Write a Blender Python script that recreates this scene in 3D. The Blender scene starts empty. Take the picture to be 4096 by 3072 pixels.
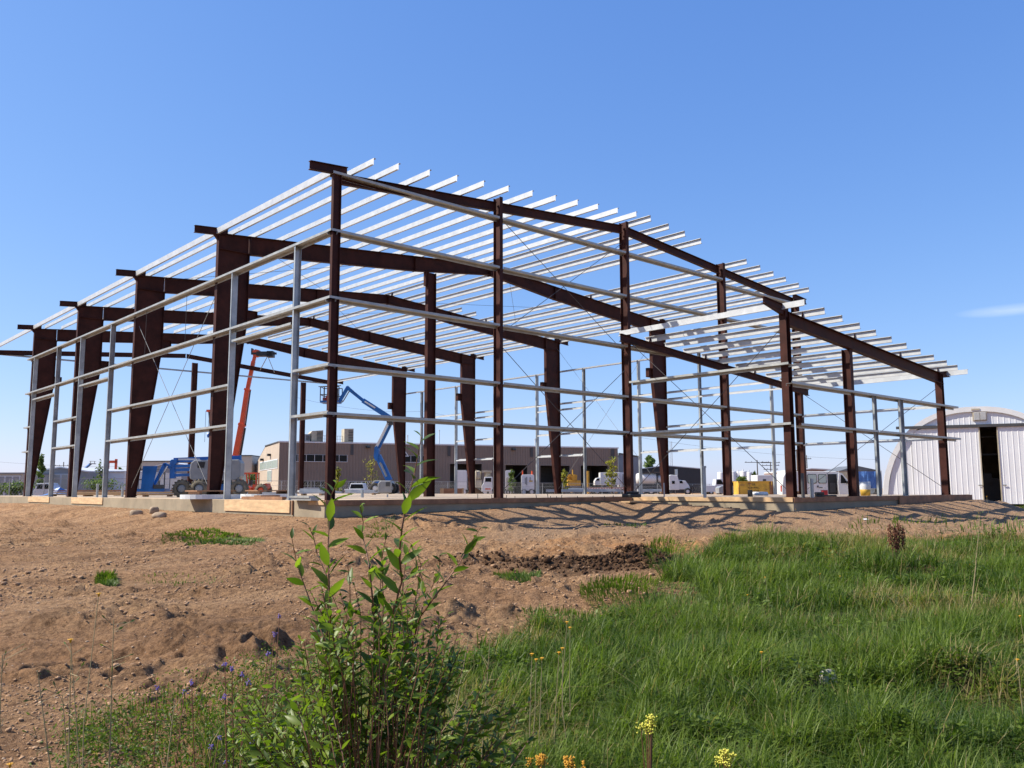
import bpy, math, random
import numpy as np
from mathutils import Vector, Matrix
random.seed(7); RNG=np.random.default_rng(11)
scene=bpy.context.scene
COL=scene.collection
# ------------------------------------------------------------------ camera
CAM=np.array([-12.0402,-20.3183,0.2801]); YAW,PITCH,ROLL,FPX=0.7375,0.1210,-0.0034,3466.23
_s,_c=math.sin(YAW),math.cos(YAW)
_F=np.array([_s,_c,0.]);_R=np.array([_c,-_s,0.]);_U=np.array([0,0,1.])
_F2=_F*math.cos(PITCH)+_U*math.sin(PITCH);_U2=_U*math.cos(PITCH)-_F*math.sin(PITCH)
_R3=_R*math.cos(ROLL)+_U2*math.sin(ROLL);_U3=_U2*math.cos(ROLL)-_R*math.sin(ROLL)
cd=bpy.data.cameras.new('camera'); cam=bpy.data.objects.new('camera',cd); COL.objects.link(cam)
M=Matrix(((_R3[0],_U3[0],-_F2[0],CAM[0]),(_R3[1],_U3[1],-_F2[1],CAM[1]),(_R3[2],_U3[2],-_F2[2],CAM[2]),(0,0,0,1)))
cam.matrix_world=M; cd.sensor_width=36; cd.lens=36*FPX/4096; cd.clip_start=0.05; cd.clip_end=9000
scene.camera=cam
scene.render.resolution_x=1024; scene.render.resolution_y=768
# ------------------------------------------------------------------ light
SUN=np.array([-0.745,0.66,1.0]); SUN/=np.linalg.norm(SUN)
elev=math.asin(SUN[2]); az=math.atan2(SUN[0],SUN[1])
w=bpy.data.worlds.new('World'); scene.world=w; w.use_nodes=True
nt=w.node_tree; nt.nodes.clear()
sky=nt.nodes.new('ShaderNodeTexSky'); sky.sky_type='NISHITA'; sky.sun_disc=False
sky.sun_elevation=elev; sky.sun_rotation=az; sky.altitude=600; sky.air_density=1.0; sky.dust_density=0.6; sky.ozone_density=2.6
bg=nt.nodes.new('ShaderNodeBackground'); bg.inputs['Strength'].default_value=0.15
out=nt.nodes.new('ShaderNodeOutputWorld')
# a faint wisp of cloud low in the sky, by direction
tc=nt.nodes.new('ShaderNodeTexCoord'); mp=nt.nodes.new('ShaderNodeMapping'); nz=nt.nodes.new('ShaderNodeTexNoise')
mp.inputs['Scale'].default_value=(14,14,60); nz.inputs['Scale'].default_value=1.6; nz.inputs['Detail'].default_value=6
nt.links.new(tc.outputs['Generated'],mp.inputs['Vector']); nt.links.new(mp.outputs[0],nz.inputs['Vector'])
def cray(u,v):
    r=_F2+_R3*(u-2048)/FPX+_U3*(1536-v)/FPX
    return r/np.linalg.norm(r)
cl=cray(4060,1238)
vs=nt.nodes.new('ShaderNodeVectorMath'); vs.operation='SUBTRACT'; vs.inputs[1].default_value=tuple(cl)
nt.links.new(tc.outputs['Generated'],vs.inputs[0])
vm=nt.nodes.new('ShaderNodeVectorMath'); vm.operation='MULTIPLY'; vm.inputs[1].default_value=(18,18,150)
nt.links.new(vs.outputs[0],vm.inputs[0])
vl=nt.nodes.new('ShaderNodeVectorMath'); vl.operation='LENGTH'; nt.links.new(vm.outputs[0],vl.inputs[0])
mr=nt.nodes.new('ShaderNodeMapRange'); mr.inputs[1].default_value=1.0; mr.inputs[2].default_value=0.0; mr.inputs[3].default_value=0; mr.inputs[4].default_value=1
nt.links.new(vl.outputs['Value'],mr.inputs[0])
mm=nt.nodes.new('ShaderNodeMath'); mm.operation='MULTIPLY'; nt.links.new(mr.outputs[0],mm.inputs[0]); nt.links.new(nz.outputs['Fac'],mm.inputs[1])
mx=nt.nodes.new('ShaderNodeMix'); mx.data_type='RGBA'; nt.links.new(mm.outputs[0],mx.inputs[0])
sep=nt.nodes.new('ShaderNodeSeparateColor'); com=nt.nodes.new('ShaderNodeCombineColor'); nt.links.new(sky.outputs[0],sep.inputs[0])
for i_,(a_,g_) in enumerate(((.55,.95),(.84,.73),(1.79,.465))):          # colour response of the sky
    pw=nt.nodes.new('ShaderNodeMath'); pw.operation='POWER'; pw.inputs[1].default_value=g_; nt.links.new(sep.outputs[i_],pw.inputs[0])
    ml=nt.nodes.new('ShaderNodeMath'); ml.operation='MULTIPLY'; ml.inputs[1].default_value=a_; nt.links.new(pw.outputs[0],ml.inputs[0]); nt.links.new(ml.outputs[0],com.inputs[i_])
nt.links.new(com.outputs[0],mx.inputs[6]); mx.inputs[7].default_value=(3.3,3.8,4.5,1)
nt.links.new(mx.outputs[2],bg.inputs['Color']); nt.links.new(bg.outputs[0],out.inputs[0])
sd=bpy.data.lights.new('sun','SUN'); sd.energy=5.0; sd.angle=math.radians(0.53); sd.color=(1.0,0.93,0.80)
so=bpy.data.objects.new('sun',sd); COL.objects.link(so)
so.rotation_euler=Vector(SUN).to_track_quat('Z','Y').to_euler(); so.location=(-40,30,60)
scene.view_settings.view_transform='Standard'; scene.view_settings.look='None'; scene.view_settings.gamma=1.0
scene.view_settings.exposure=0.75
# ------------------------------------------------------------------ helpers
def hx(P):
    d=np.asarray(P,float)-CAM; z=d@_F2
    return 2048+FPX*(d@_R3)/z, 1536-FPX*(d@_U3)/z, z
def at(u,v,depth):
    """point on the sight line of a photo pixel, that far along the view axis"""
    return CAM+depth*(_F2+_R3*(u-2048)/FPX+_U3*(1536-v)/FPX)
def sm(t): t=np.clip(t,0,1); return t*t*(3-2*t)
def rectd(x,y,x0,x1,y0,y1):
    dx=np.maximum(np.maximum(x0-x,x-x1),0); dy=np.maximum(np.maximum(y0-y,y-y1),0)
    return np.hypot(dx,dy)
def hash2(ix,iy,s):
    h=(ix.astype(np.int64)*374761393+iy.astype(np.int64)*668265263+s*1442695041)&0x7fffffff
    h=((h^(h>>13))*1274126177)&0x7fffffff
    return ((h^(h>>16))&0xffff)/65535.0
def vnoise(x,y,s=0):
    ix=np.floor(x);iy=np.floor(y);fx=x-ix;fy=y-iy;fx=fx*fx*(3-2*fx);fy=fy*fy*(3-2*fy)
    a=hash2(ix,iy,s);b=hash2(ix+1,iy,s);c=hash2(ix,iy+1,s);d=hash2(ix+1,iy+1,s)
    return (a*(1-fx)+b*fx)*(1-fy)+(c*(1-fx)+d*fx)*fy
def fbm(x,y,o=4,s=0):
    r=0;a=.5;t=0
    for i in range(o): r=r+a*vnoise(x*2**i,y*2**i,s+i*17);t+=a;a*=.55
    return r/t
def wallh(x,y):
    xx=np.clip(x/12,0,1);yy=np.clip(-y/6.3,0,1); t=np.clip((x-12)/13.8,0,1)
    a=-.43+.33*xx-.30*yy*xx; b=-.40+.22*t
    return np.where(x<0,-.43+.12*np.clip(y/30,0,1),np.where(x<12,a,b))
def gbase(x,y):
    """bare height of the ground"""
    x=np.asarray(x,float);y=np.asarray(y,float)
    d=np.minimum(rectd(x,y,-.35,24.9,-.15,42.0),rectd(x,y,12.0,25.9,-6.5,-.1))
    D=(x-CAM[0])*_s+(y-CAM[1])*_c
    hw=wallh(x,y)
    f=hw+(-.81-hw)*sm((d+.2)/3.3)-.44*sm((d-8)/14)
    wb=sm((D-42)/22)
    z=(1-wb)*f+wb*(-.6)
    return z
def gz(x,y):
    x=np.asarray(x,float);y=np.asarray(y,float)
    d=np.minimum(rectd(x,y,-.35,24.9,-.15,42.0),rectd(x,y,12.0,25.9,-6.5,-.1))
    z=gbase(x,y)
    amp=sm(d/1.2)
    D=(x-CAM[0])*_s+(y-CAM[1])*_c; L=(x-CAM[0])*_c-(y-CAM[1])*_s
    near=1-sm((D-40)/30)
    z=z+amp*.16*(fbm(x*.35,y*.35,3,3)-.5)*near
    # ruts run roughly across the view, like the wheel tracks in front of the slab
    q=fbm(L*.28+2,D*1.1,4,9)
    z=z+amp*near*.17*(np.abs(q-.5)*-2.6+.28)
    cl=fbm(x*2.2,y*2.2,4,21); m=sm((fbm(x*.45,y*.45,2,40)-.44)/.16)
    z=z+amp*near*m*.10*np.maximum(cl-.47,0)*4.0
    for (xa,ya),(xb,yb),wd,dp in GOUGES:
        pad=wd*4+.1; k_=(x>min(xa,xb)-pad)&(x<max(xa,xb)+pad)&(y>min(ya,yb)-pad)&(y<max(ya,yb)+pad)
        if not np.any(k_): continue
        xk,yk=(x[k_],y[k_]) if np.ndim(x) else (x,y)
        tx,ty=xb-xa,yb-ya; q_=np.clip(((xk-xa)*tx+(yk-ya)*ty)/(tx*tx+ty*ty),0,1)
        g=np.hypot(xk-xa-q_*tx,yk-ya-q_*ty)+.07*(vnoise(xk*9,yk*9,5)-.5)
        dz=-dp*(1-sm(g/wd))*(.7+.6*vnoise(xk*14,yk*14,6))+dp*.35*np.exp(-((g-wd*1.5)/(wd*.6))**2)
        if np.ndim(x): z[k_]+=dz
        else: z=z+dz
    rg_=np.abs(fbm(x*4.2,y*4.2,4,91)-.5)*2
    z=z+amp*near*(.25+m)*.075*(.35-rg_)
    # the pile of dark clods in front of the lean-to
    hp=.24*np.exp(-(((L-1.85)/.42)**2+((D-13.6)/.5)**2))+.10*np.exp(-(((L-.9)/.8)**2+((D-13.4)/.45)**2))
    z=z+hp*(.15+1.5*fbm(x*3.3,y*3.3,4,77))+np.clip(hp*3,0,1)*.16*(np.abs(fbm(x*7,y*7,4,79)-.5)*2.6-.2)
    # small hollows in the gravel where the shadows fall
    z=z+.055*(fbm(x*7,y*7,4,51)-.5)*amp*near*(.5+m*1.2)
    return z
def flat(u,v):
    r=_F2+_R3*(u-2048)/FPX+_U3*(1536-v)/FPX; zt=-1.0
    for _ in range(20):
        t=(zt-CAM[2])/r[2]; P=CAM+t*r; zt=.5*zt+.5*float(gbase(P[0],P[1]))
    return P[0],P[1]
GOUGES=[]
for pa,pb,wd,dp in (((160,2705),(260,2690),.10,.12),((260,2700),(400,2660),.06,.09),((200,2735),(270,2725),.05,.07),((450,2740),(520,2725),.06,.10),((520,2725),(640,2675),.07,.11),((640,2690),(760,2680),.06,.08),((770,2630),(850,2622),.10,.13),((1005,2650),(1045,2645),.07,.12),((690,2520),(740,2500),.05,.06),((340,2350),(400,2352),.08,.08),((640,2850),(700,2842),.08,.10),((1560,2085),(1760,2092),.12,.07),((1780,2095),(2000,2092),.22,.13),((2020,2100),(2150,2092),.15,.10),((2600,2075),(2690,2085),.16,.12),((930,2300),(1150,2290),.10,.06),((200,2210),(800,2190),.12,.05),((420,2120),(900,2090),.10,.05)):
    GOUGES.append((flat(*pa),flat(*pb),wd,dp))
_r5=random.Random(5)
for _i in range(70):
    _v=2140+_r5.random()**1.3*760; _u=_r5.uniform(0,1150) if _v>2500 else _r5.uniform(0,2000); _l=_r5.uniform(25,150); _k=1-(_v-2140)/1500
    GOUGES.append((flat(_u,_v),flat(_u+_l,_v-_l*_r5.uniform(-.05,.22)),_r5.uniform(.025,.06)*(.7+_k),_r5.uniform(.03,.075)))
def onground(u,v,it=6):
    r=_F2+_R3*(u-2048)/FPX+_U3*(1536-v)/FPX
    zt=-1.0
    for _ in range(it*3):
        t=(zt-CAM[2])/r[2]; P=CAM+t*r; zn=float(gbase(P[0],P[1])); zt=.5*zt+.5*zn
    return np.array([P[0],P[1],float(gz(P[0],P[1]))])

class MB:
    def __init__(s): s.v=[];s.f=[]
    def add(s,vs,fs):
        o=len(s.v); s.v+=[tuple(map(float,p)) for p in vs]; s.f+=[tuple(i+o for i in f) for f in fs]; return s
    def box(s,x0,x1,y0,y1,z0,z1):
        return s.add([(x0,y0,z0),(x1,y0,z0),(x1,y1,z0),(x0,y1,z0),(x0,y0,z1),(x1,y0,z1),(x1,y1,z1),(x0,y1,z1)],
          [(0,3,2,1),(4,5,6,7),(0,1,5,4),(1,2,6,5),(2,3,7,6),(3,0,4,7)])
    def cbox(s,c,sz,b=0): 
        h=[q/2 for q in sz]
        if b<=0: return s.box(c[0]-h[0],c[0]+h[0],c[1]-h[1],c[1]+h[1],c[2]-h[2],c[2]+h[2])
        # chamfered on the vertical-plane outline (x-z), extruded along y
        x0,x1,z0,z1=c[0]-h[0],c[0]+h[0],c[2]-h[2],c[2]+h[2]
        return s.prism([(x0+b,z0),(x1-b,z0),(x1,z0+b),(x1,z1-b),(x1-b,z1),(x0+b,z1),(x0,z1-b),(x0,z0+b)],c[1]-h[1],c[1]+h[1])
    def prism(s,poly,y0,y1):
        """outline in x,z pushed along y"""
        n=len(poly); vs=[(p[0],y0,p[1]) for p in poly]+[(p[0],y1,p[1]) for p in poly]
        fs=[tuple(range(n)),tuple(range(2*n-1,n-1,-1))]+[(i,i+n,(i+1)%n+n,(i+1)%n) for i in range(n)]
        return s.add(vs,fs)
    def prismx(s,poly,x0,x1):
        n=len(poly); vs=[(x0,p[0],p[1]) for p in poly]+[(x1,p[0],p[1]) for p in poly]
        fs=[tuple(range(n-1,-1,-1)),tuple(range(n,2*n))]+[(i,(i+1)%n,(i+1)%n+n,i+n) for i in range(n)]
        return s.add(vs,fs)
    def sweep(s,prof,p0,p1,up=(0,0,1)):
        """2-D outline (a across, b along up) pushed from p0 to p1"""
        p0=np.array(p0,float);p1=np.array(p1,float);d=p1-p0;d/=np.linalg.norm(d)
        up=np.array(up,float); a=np.cross(d,up); a/=np.linalg.norm(a); b=np.cross(a,d)
        n=len(prof); vs=[p0+a*q[0]+b*q[1] for q in prof]+[p1+a*q[0]+b*q[1] for q in prof]
        fs=[tuple(range(n)),tuple(range(2*n-1,n-1,-1))]+[(i,i+n,(i+1)%n+n,(i+1)%n) for i in range(n)]
        return s.add(vs,fs)
    def cyl(s,p0,p1,r0,r1=None,n=10,cap=True):
        r1=r0 if r1 is None else r1
        p0=np.array(p0,float);p1=np.array(p1,float);d=p1-p0;d/=np.linalg.norm(d)
        t=np.array([0,0,1.]) if abs(d[2])<.9 else np.array([1.,0,0]); a=np.cross(d,t);a/=np.linalg.norm(a);b=np.cross(d,a)
        vs=[];
        for p,r in((p0,r0),(p1,r1)):
            for i in range(n):
                q=2*math.pi*i/n; vs.append(p+r*(math.cos(q)*a+math.sin(q)*b))
        fs=[(i,(i+1)%n,(i+1)%n+n,i+n) for i in range(n)]
        if cap: fs+=[tuple(range(n-1,-1,-1)),tuple(range(n,2*n))]
        return s.add(vs,fs)
    def tube(s,pts,r,n=6):
        for i in range(len(pts)-1):
            ra=r[i] if hasattr(r,'__len__') else r; rb=r[i+1] if hasattr(r,'__len__') else r
            s.cyl(pts[i],pts[i+1],ra,rb,n)
        return s
    def lathe(s,prof,c=(0,0,0),n=16,axis='z'):
        vs=[];m=len(prof)
        for i in range(n):
            q=2*math.pi*i/n
            for r,h in prof:
                if axis=='z': vs.append((c[0]+r*math.cos(q),c[1]+r*math.sin(q),c[2]+h))
                elif axis=='x': vs.append((c[0]+h,c[1]+r*math.cos(q),c[2]+r*math.sin(q)))
                else: vs.append((c[0]+r*math.cos(q),c[1]+h,c[2]+r*math.sin(q)))
        fs=[(i*m+j,((i+1)%n)*m+j,((i+1)%n)*m+j+1,i*m+j+1) for i in range(n) for j in range(m-1)]
        return s.add(vs,fs)
    def build(s,name,mat,parent=None,smooth=False,bev=0):
        me=bpy.data.meshes.new(name); me.from_pydata(s.v,[],s.f); me.update()
        o=bpy.data.objects.new(name,me); COL.objects.link(o)
        if mat: me.materials.append(mat)
        if parent: o.parent=parent
        if smooth:
            for p in me.polygons: p.use_smooth=True
        if bev:
            m=o.modifiers.new('bevel','BEVEL'); m.width=bev; m.segments=2; m.limit_method='ANGLE'
        return o
def npmesh(name,V,F,mat,attrs=None,smooth=False):
    """mesh straight from arrays; F is (n,3) or (n,4)"""
    V=np.asarray(V,np.float32);F=np.asarray(F,np.int32)
    me=bpy.data.meshes.new(name); n,k=F.shape
    me.vertices.add(len(V)); me.vertices.foreach_set('co',V.ravel())
    me.loops.add(n*k); me.loops.foreach_set('vertex_index',F.ravel())
    me.polygons.add(n); me.polygons.foreach_set('loop_start',np.arange(0,n*k,k,dtype=np.int32))
    if smooth: me.polygons.foreach_set('use_smooth',np.ones(n,bool))
    me.update(calc_edges=True)
    for a,val in (attrs or {}).items():
        at_=me.attributes.new(a,'FLOAT','POINT'); at_.data.foreach_set('value',np.asarray(val,np.float32))
    if mat: me.materials.append(mat)
    o=bpy.data.objects.new(name,me); COL.objects.link(o); return o
def tag(o,label=None,cat=None,group=None,kind=None):
    if label:o['label']=label
    if cat:o['category']=cat
    if group:o['group']=group
    if kind:o['kind']=kind
    return o
def thing(name,label,cat,loc=(0,0,0),rz=0,group=None):
    o=bpy.data.objects.new(name,None); COL.objects.link(o); o.empty_display_size=.2
    o.location=tuple(map(float,loc)); o.rotation_euler=(0,0,rz); return tag(o,label,cat,group)
def copy_tree(o,loc,rz,label=None,group=None,scale=None):
    r=o.copy(); COL.objects.link(r); r.location=tuple(map(float,loc)); r.rotation_euler=(0,0,rz)
    if label:r['label']=label
    if group:r['group']=group
    if scale:r.scale=(scale,)*3
    for ch in list(o.children):
        c=ch.copy(); COL.objects.link(c); c.parent=r
        for g in list(ch.children):
            d=g.copy(); COL.objects.link(d); d.parent=c
    return r
# ------------------------------------------------------------------ materials
def mat(name,col,rough=.6,metal=0,nscale=0,namt=.25,bump=0,bscale=None,spec=.5,col2=None,stretch=None):
    col=tuple(q*.82 for q in col); col2=tuple(q*.82 for q in col2) if col2 else None
    m=bpy.data.materials.new(name); m.use_nodes=True; n=m.node_tree; b=n.nodes['Principled BSDF']
    b.inputs['Base Color'].default_value=(*col,1); b.inputs['Roughness'].default_value=rough; b.inputs['Metallic'].default_value=metal
    b.inputs['Specular IOR Level'].default_value=spec
    if nscale:
        t=n.nodes.new('ShaderNodeTexCoord'); src=t.outputs['Object']
        if stretch:
            mp=n.nodes.new('ShaderNodeMapping'); mp.inputs['Scale'].default_value=stretch; n.links.new(src,mp.inputs[0]); src=mp.outputs[0]
        z=n.nodes.new('ShaderNodeTexNoise'); z.inputs['Scale'].default_value=nscale; z.inputs['Detail'].default_value=6; z.inputs['Roughness'].default_value=.65
        n.links.new(src,z.inputs['Vector'])
        r=n.nodes.new('ShaderNodeValToRGB'); c2=col2 or tuple(min(1,q*(1+namt)) for q in col); c1=tuple(q*(1-namt) for q in col) if not col2 else col
        r.color_ramp.elements[0].position=.32; r.color_ramp.elements[1].position=.7
        r.color_ramp.elements[0].color=(*c1,1); r.color_ramp.elements[1].color=(*c2,1)
        n.links.new(z.outputs['Fac'],r.inputs[0]); n.links.new(r.outputs[0],b.inputs['Base Color'])
        rr=n.nodes.new('ShaderNodeMapRange'); rr.inputs[3].default_value=max(0.02,rough-.1); rr.inputs[4].default_value=min(1,rough+.12)
        n.links.new(z.outputs['Fac'],rr.inputs[0]); n.links.new(rr.outputs[0],b.inputs['Roughness'])
        if bump:
            z2=n.nodes.new('ShaderNodeTexNoise'); z2.inputs['Scale'].default_value=bscale or nscale*3; z2.inputs['Detail'].default_value=5
            n.links.new(src,z2.inputs['Vector']); bp=n.nodes.new('ShaderNodeBump'); bp.inputs['Strength'].default_value=bump; bp.inputs['Distance'].default_value=.02
            n.links.new(z2.outputs['Fac'],bp.inputs['Height']); n.links.new(bp.outputs[0],b.inputs['Normal'])
    return m
RED=mat('red_oxide_primer',(.052,.0165,.012),.6,0,2.2,.4,.1,9,spec=.15)
GALV=mat('galvanised_steel',(.60,.62,.63),.42,.3,3.0,.09,.04,30)
GALV2=mat('galvanised_girt',(.43,.44,.42),.45,.45,4.0,.18,.04,30)
GALVP=mat('galvanised_post',(.42,.45,.46),.42,.5,1.6,.3,.03,20)
ROD=mat('dull_rod',(.07,.06,.06),.5,.5)
ZINCROD=mat('zinc_rod',(.22,.22,.22),.8,.0)
CONC=mat('concrete',(.33,.265,.18),.9,0,1.3,.22,.25,18)
SLABM=mat('slab_top',(.56,.43,.30),.9,0,.9,.2,.15,14)
PLY=mat('form_plywood',(.66,.44,.24),.75,0,2.0,.25,.1,12,stretch=(1,1,5))
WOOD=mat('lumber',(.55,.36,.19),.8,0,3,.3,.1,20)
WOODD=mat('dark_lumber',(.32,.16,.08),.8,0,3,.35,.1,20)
WHITE=mat('white_paint',(.78,.78,.77),.35,0,1.5,.06)
OFFW=mat('off_white_metal',(.70,.72,.74),.45,0,1.0,.07)
GLASS=mat('dark_glass',(.008,.009,.010),.25,0,spec=.15)
PGLASS=mat('pale_glass',(.45,.55,.50),.08,0,spec=.8)
RUB=mat('tyre_rubber',(.03,.028,.026),.85,0,6,.4,.2)
DUSTY=mat('dusty_tyre',(.20,.17,.12),.9,0,6,.4,.3)
BLUE=mat('lift_blue',(.008,.14,.48),.38,0,1.6,.3)
LGREY=mat('lift_grey',(.30,.31,.32),.4,0,1.4,.2)
ORANGE=mat('machine_orange',(.70,.085,.02),.42,0,2,.2)
BLACK=mat('black_paint',(.012,.012,.013),.5)
DGREY=mat('dark_grey',(.06,.062,.065),.55,0,2,.3)
YEL=mat('worn_yellow_paint',(.66,.40,.045),.6,0,2.6,.35,.1,9)
CATY=mat('machine_yellow',(.60,.33,.03),.5,0,3,.3)
CHROME=mat('chrome',(.6,.62,.65),.2,.9)
TAN=mat('tan_paint',(.48,.42,.31),.6,0,2,.2)
BROWNM=mat('brown_cladding',(.25,.19,.15),.55,0,.3,.1)
BEIGE=mat('beige_cladding',(.50,.41,.32),.6,0,.3,.08)
CREAM=mat('cream_cladding',(.55,.51,.43),.6,0,.3,.08)
GREYM=mat('grey_cladding',(.30,.31,.32),.6,0,.4,.1)
CHAR=mat('charcoal_cladding',(.028,.030,.036),.5,0,.4,.2)
TARPB=mat('blue_tarp',(.10,.25,.62),.5,0,1.2,.25,.4,4)
TARPG=mat('grey_tarp',(.16,.17,.18),.55,0,1.2,.25,.3,4)
REDP=mat('red_paint',(.5,.02,.02),.4)
ROCK=mat('field_stone',(.40,.29,.19),.85,0,3.5,.4,.4,14)
WIRE=mat('fence_wire',(.42,.43,.43),.5,.2)
POLE=mat('weathered_pole',(.10,.075,.055),.9,0,2,.3)
TRUNK=mat('bark',(.12,.09,.065),.9,0,8,.4)
def leafmat(name,c1,c2,trans=.35,rough=.5,attr=True):
    m=bpy.data.materials.new(name); m.use_nodes=True; n=m.node_tree; b=n.nodes['Principled BSDF']; o=n.nodes['Material Output']
    a=n.nodes.new('ShaderNodeAttribute'); a.attribute_name='tint'
    r=n.nodes.new('ShaderNodeValToRGB'); r.color_ramp.elements[0].color=(*c1,1); r.color_ramp.elements[1].color=(*c2,1)
    n.links.new(a.outputs['Fac'],r.inputs[0]); n.links.new(r.outputs[0],b.inputs['Base Color']); b.inputs['Roughness'].default_value=rough; b.inputs['Specular IOR Level'].default_value=.25
    t=n.nodes.new('ShaderNodeBsdfTranslucent'); mul=n.nodes.new('ShaderNodeMix'); mul.data_type='RGBA'; mul.blend_type='MULTIPLY'; mul.inputs[0].default_value=1
    n.links.new(r.outputs[0],mul.inputs[6]); mul.inputs[7].default_value=(1.5,1.7,.7,1); n.links.new(mul.outputs[2],t.inputs[0])
    x=n.nodes.new('ShaderNodeMixShader'); x.inputs[0].default_value=trans
    n.links.new(b.outputs[0],x.inputs[1]); n.links.new(t.outputs[0],x.inputs[2]); n.links.new(x.outputs[0],o.inputs[0])
    return m,r
LEAF,_r=leafmat('willow_leaf',(.026,.056,.006),(.19,.26,.030),.4,.42)
TREEL,_r=leafmat('tree_leaf',(.035,.07,.02),(.14,.19,.05),.3,.6)
YTREEL,_r=leafmat('yellow_tree_leaf',(.10,.13,.03),(.38,.34,.06),.3,.6)
GRASSM,_r=leafmat('grass_blade',(.022,.055,.003),(.25,.30,.018),.38,.5)
e=_r.color_ramp.elements.new(.82); e.color=(.14,.19,.03,1); e=_r.color_ramp.elements.new(.86); e.color=(.21,.17,.07,1); _r.color_ramp.elements[-1].color=(.32,.24,.11,1)
STEMM=mat('willow_stem',(.17,.07,.03),.6,0,9,.3)
PETY=mat('yellow_petal',(.66,.33,.008),.7)
PETP=mat('purple_petal',(.20,.13,.42),.6)
DRYM=mat('dry_stalk',(.30,.24,.12),.8)
DOCK=mat('rusty_seed_head',(.17,.055,.025),.9,0,30,.4)
# ------------------------------------------------------------------ ground
def ground_mat():
    m=bpy.data.materials.new('dirt'); m.use_nodes=True; n=m.node_tree; b=n.nodes['Principled BSDF']
    L=n.links.new; N=n.nodes.new
    t=N('ShaderNodeTexCoord'); g=t.outputs['Object']
    def noise(sc,det=6,ro=.6,vec=g):
        z=N('ShaderNodeTexNoise'); z.inputs['Scale'].default_value=sc; z.inputs['Detail'].default_value=det; z.inputs['Roughness'].default_value=ro; L(vec,z.inputs['Vector']); return z.outputs['Fac']
    def ramp(f,*st):
        r=N('ShaderNodeValToRGB'); r.color_ramp.elements[0].position=st[0][0]; r.color_ramp.elements[0].color=(*st[0][1],1)
        r.color_ramp.elements[1].position=st[-1][0]; r.color_ramp.elements[1].color=(*st[-1][1],1)
        for p,c in st[1:-1]: e=r.color_ramp.elements.new(p); e.color=(*c,1)
        L(f,r.inputs[0]); return r.outputs[0]
    def mix(f,a,c,bl='MIX'):
        x=N('ShaderNodeMix'); x.data_type='RGBA'; x.blend_type=bl
        if hasattr(f,'node'): L(f,x.inputs[0])
        else: x.inputs[0].default_value=f
        L(a,x.inputs[6]); 
        if hasattr(c,'node'): L(c,x.inputs[7])
        else: x.inputs[7].default_value=(*c,1)
        return x.outputs[2]
    mp=N('ShaderNodeMapping'); mp.inputs['Rotation'].default_value=(0,0,YAW); mp.inputs['Scale'].default_value=(.35,1.3,1); L(g,mp.inputs[0])
    base=ramp(noise(.8,8,.7,mp.outputs[0]),(.30,(.19,.104,.052)),(.46,(.38,.222,.117)),(.7,(.53,.335,.185)))
    c=mix(ramp(noise(.25,4),(.42,(0,0,0)),(.62,(1,1,1))),base,mix(.35,base,(.46,.25,.125)))
    fine=ramp(noise(14,7,.75),(.36,(.42,.38,.36)),(.5,(.95,.95,.95)),(.66,(1.3,1.27,1.22)))
    c=mix(1.0,c,fine,'MULTIPLY')
    c=mix(1.0,c,ramp(noise(48,6,.8),(.36,(.52,.48,.45)),(.48,(.95,.95,.95)),(.66,(1.18,1.16,1.14))),'MULTIPLY')  # dark end of this speckle paints tiny clod shadows into the dirt colour
    c=mix(ramp(noise(2.2,5,.7,mp.outputs[0]),(.54,(0,0,0)),(.68,(.7,.7,.7))),c,(.17,.095,.052))
    # scattered pale grit
    v=N('ShaderNodeTexVoronoi'); v.inputs['Scale'].default_value=55; L(g,v.inputs['Vector'])
    pe=ramp(v.outputs['Distance'],(.10,(1,1,1)),(.2,(0,0,0)))
    sel=N('ShaderNodeMath'); sel.operation='GREATER_THAN'; sel.inputs[1].default_value=.70
    sp=N('ShaderNodeSeparateColor'); L(v.outputs['Color'],sp.inputs[0]); L(sp.outputs[0],sel.inputs[0])
    pm=N('ShaderNodeMath'); pm.operation='MULTIPLY'; L(pe,pm.inputs[0]); L(sel.outputs[0],pm.inputs[1])
    c=mix(pm.outputs[0],c,(.48,.35,.24))
    # gravel near the slab
    a=N('ShaderNodeAttribute'); a.attribute_name='gravel'
    gv=N('ShaderNodeTexVoronoi'); gv.inputs['Scale'].default_value=26; L(g,gv.inputs['Vector'])
    gc=ramp(gv.outputs['Distance'],(.0,(.50,.36,.24)),(.6,(.30,.19,.115)))
    ga=N('ShaderNodeMath'); ga.operation='MULTIPLY'; ga.inputs[1].default_value=.75; L(a.outputs['Fac'],ga.inputs[0])
    c=mix(ga.outputs[0],c,gc)
    a2=N('ShaderNodeAttribute'); a2.attribute_name='peat'
    c=mix(a2.outputs['Fac'],c,mix(1.0,fine,(.075,.043,.026),'MULTIPLY'))
    a3=N('ShaderNodeAttribute'); a3.attribute_name='turf'
    c=mix(a3.outputs['Fac'],c,mix(1.0,fine,(.10,.085,.04),'MULTIPLY'))
    a4=N('ShaderNodeAttribute'); a4.attribute_name='ochre'
    c=mix(a4.outputs['Fac'],c,mix(1.0,fine,(.47,.24,.105),'MULTIPLY'))
    L(c,b.inputs['Base Color']); b.inputs['Roughness'].default_value=.95; b.inputs['Specular IOR Level'].default_value=.15
    h=N('ShaderNodeMath'); h.operation='ADD'; L(noise(18,8,.85),h.inputs[0]); L(noise(5,6,.7),h.inputs[1])
    bp=N('ShaderNodeBump'); bp.inputs['Strength'].default_value=1.0; bp.inputs['Distance'].default_value=.09; L(h.outputs[0],bp.inputs['Height']); L(bp.outputs[0],b.inputs['Normal'])
    return m
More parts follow.
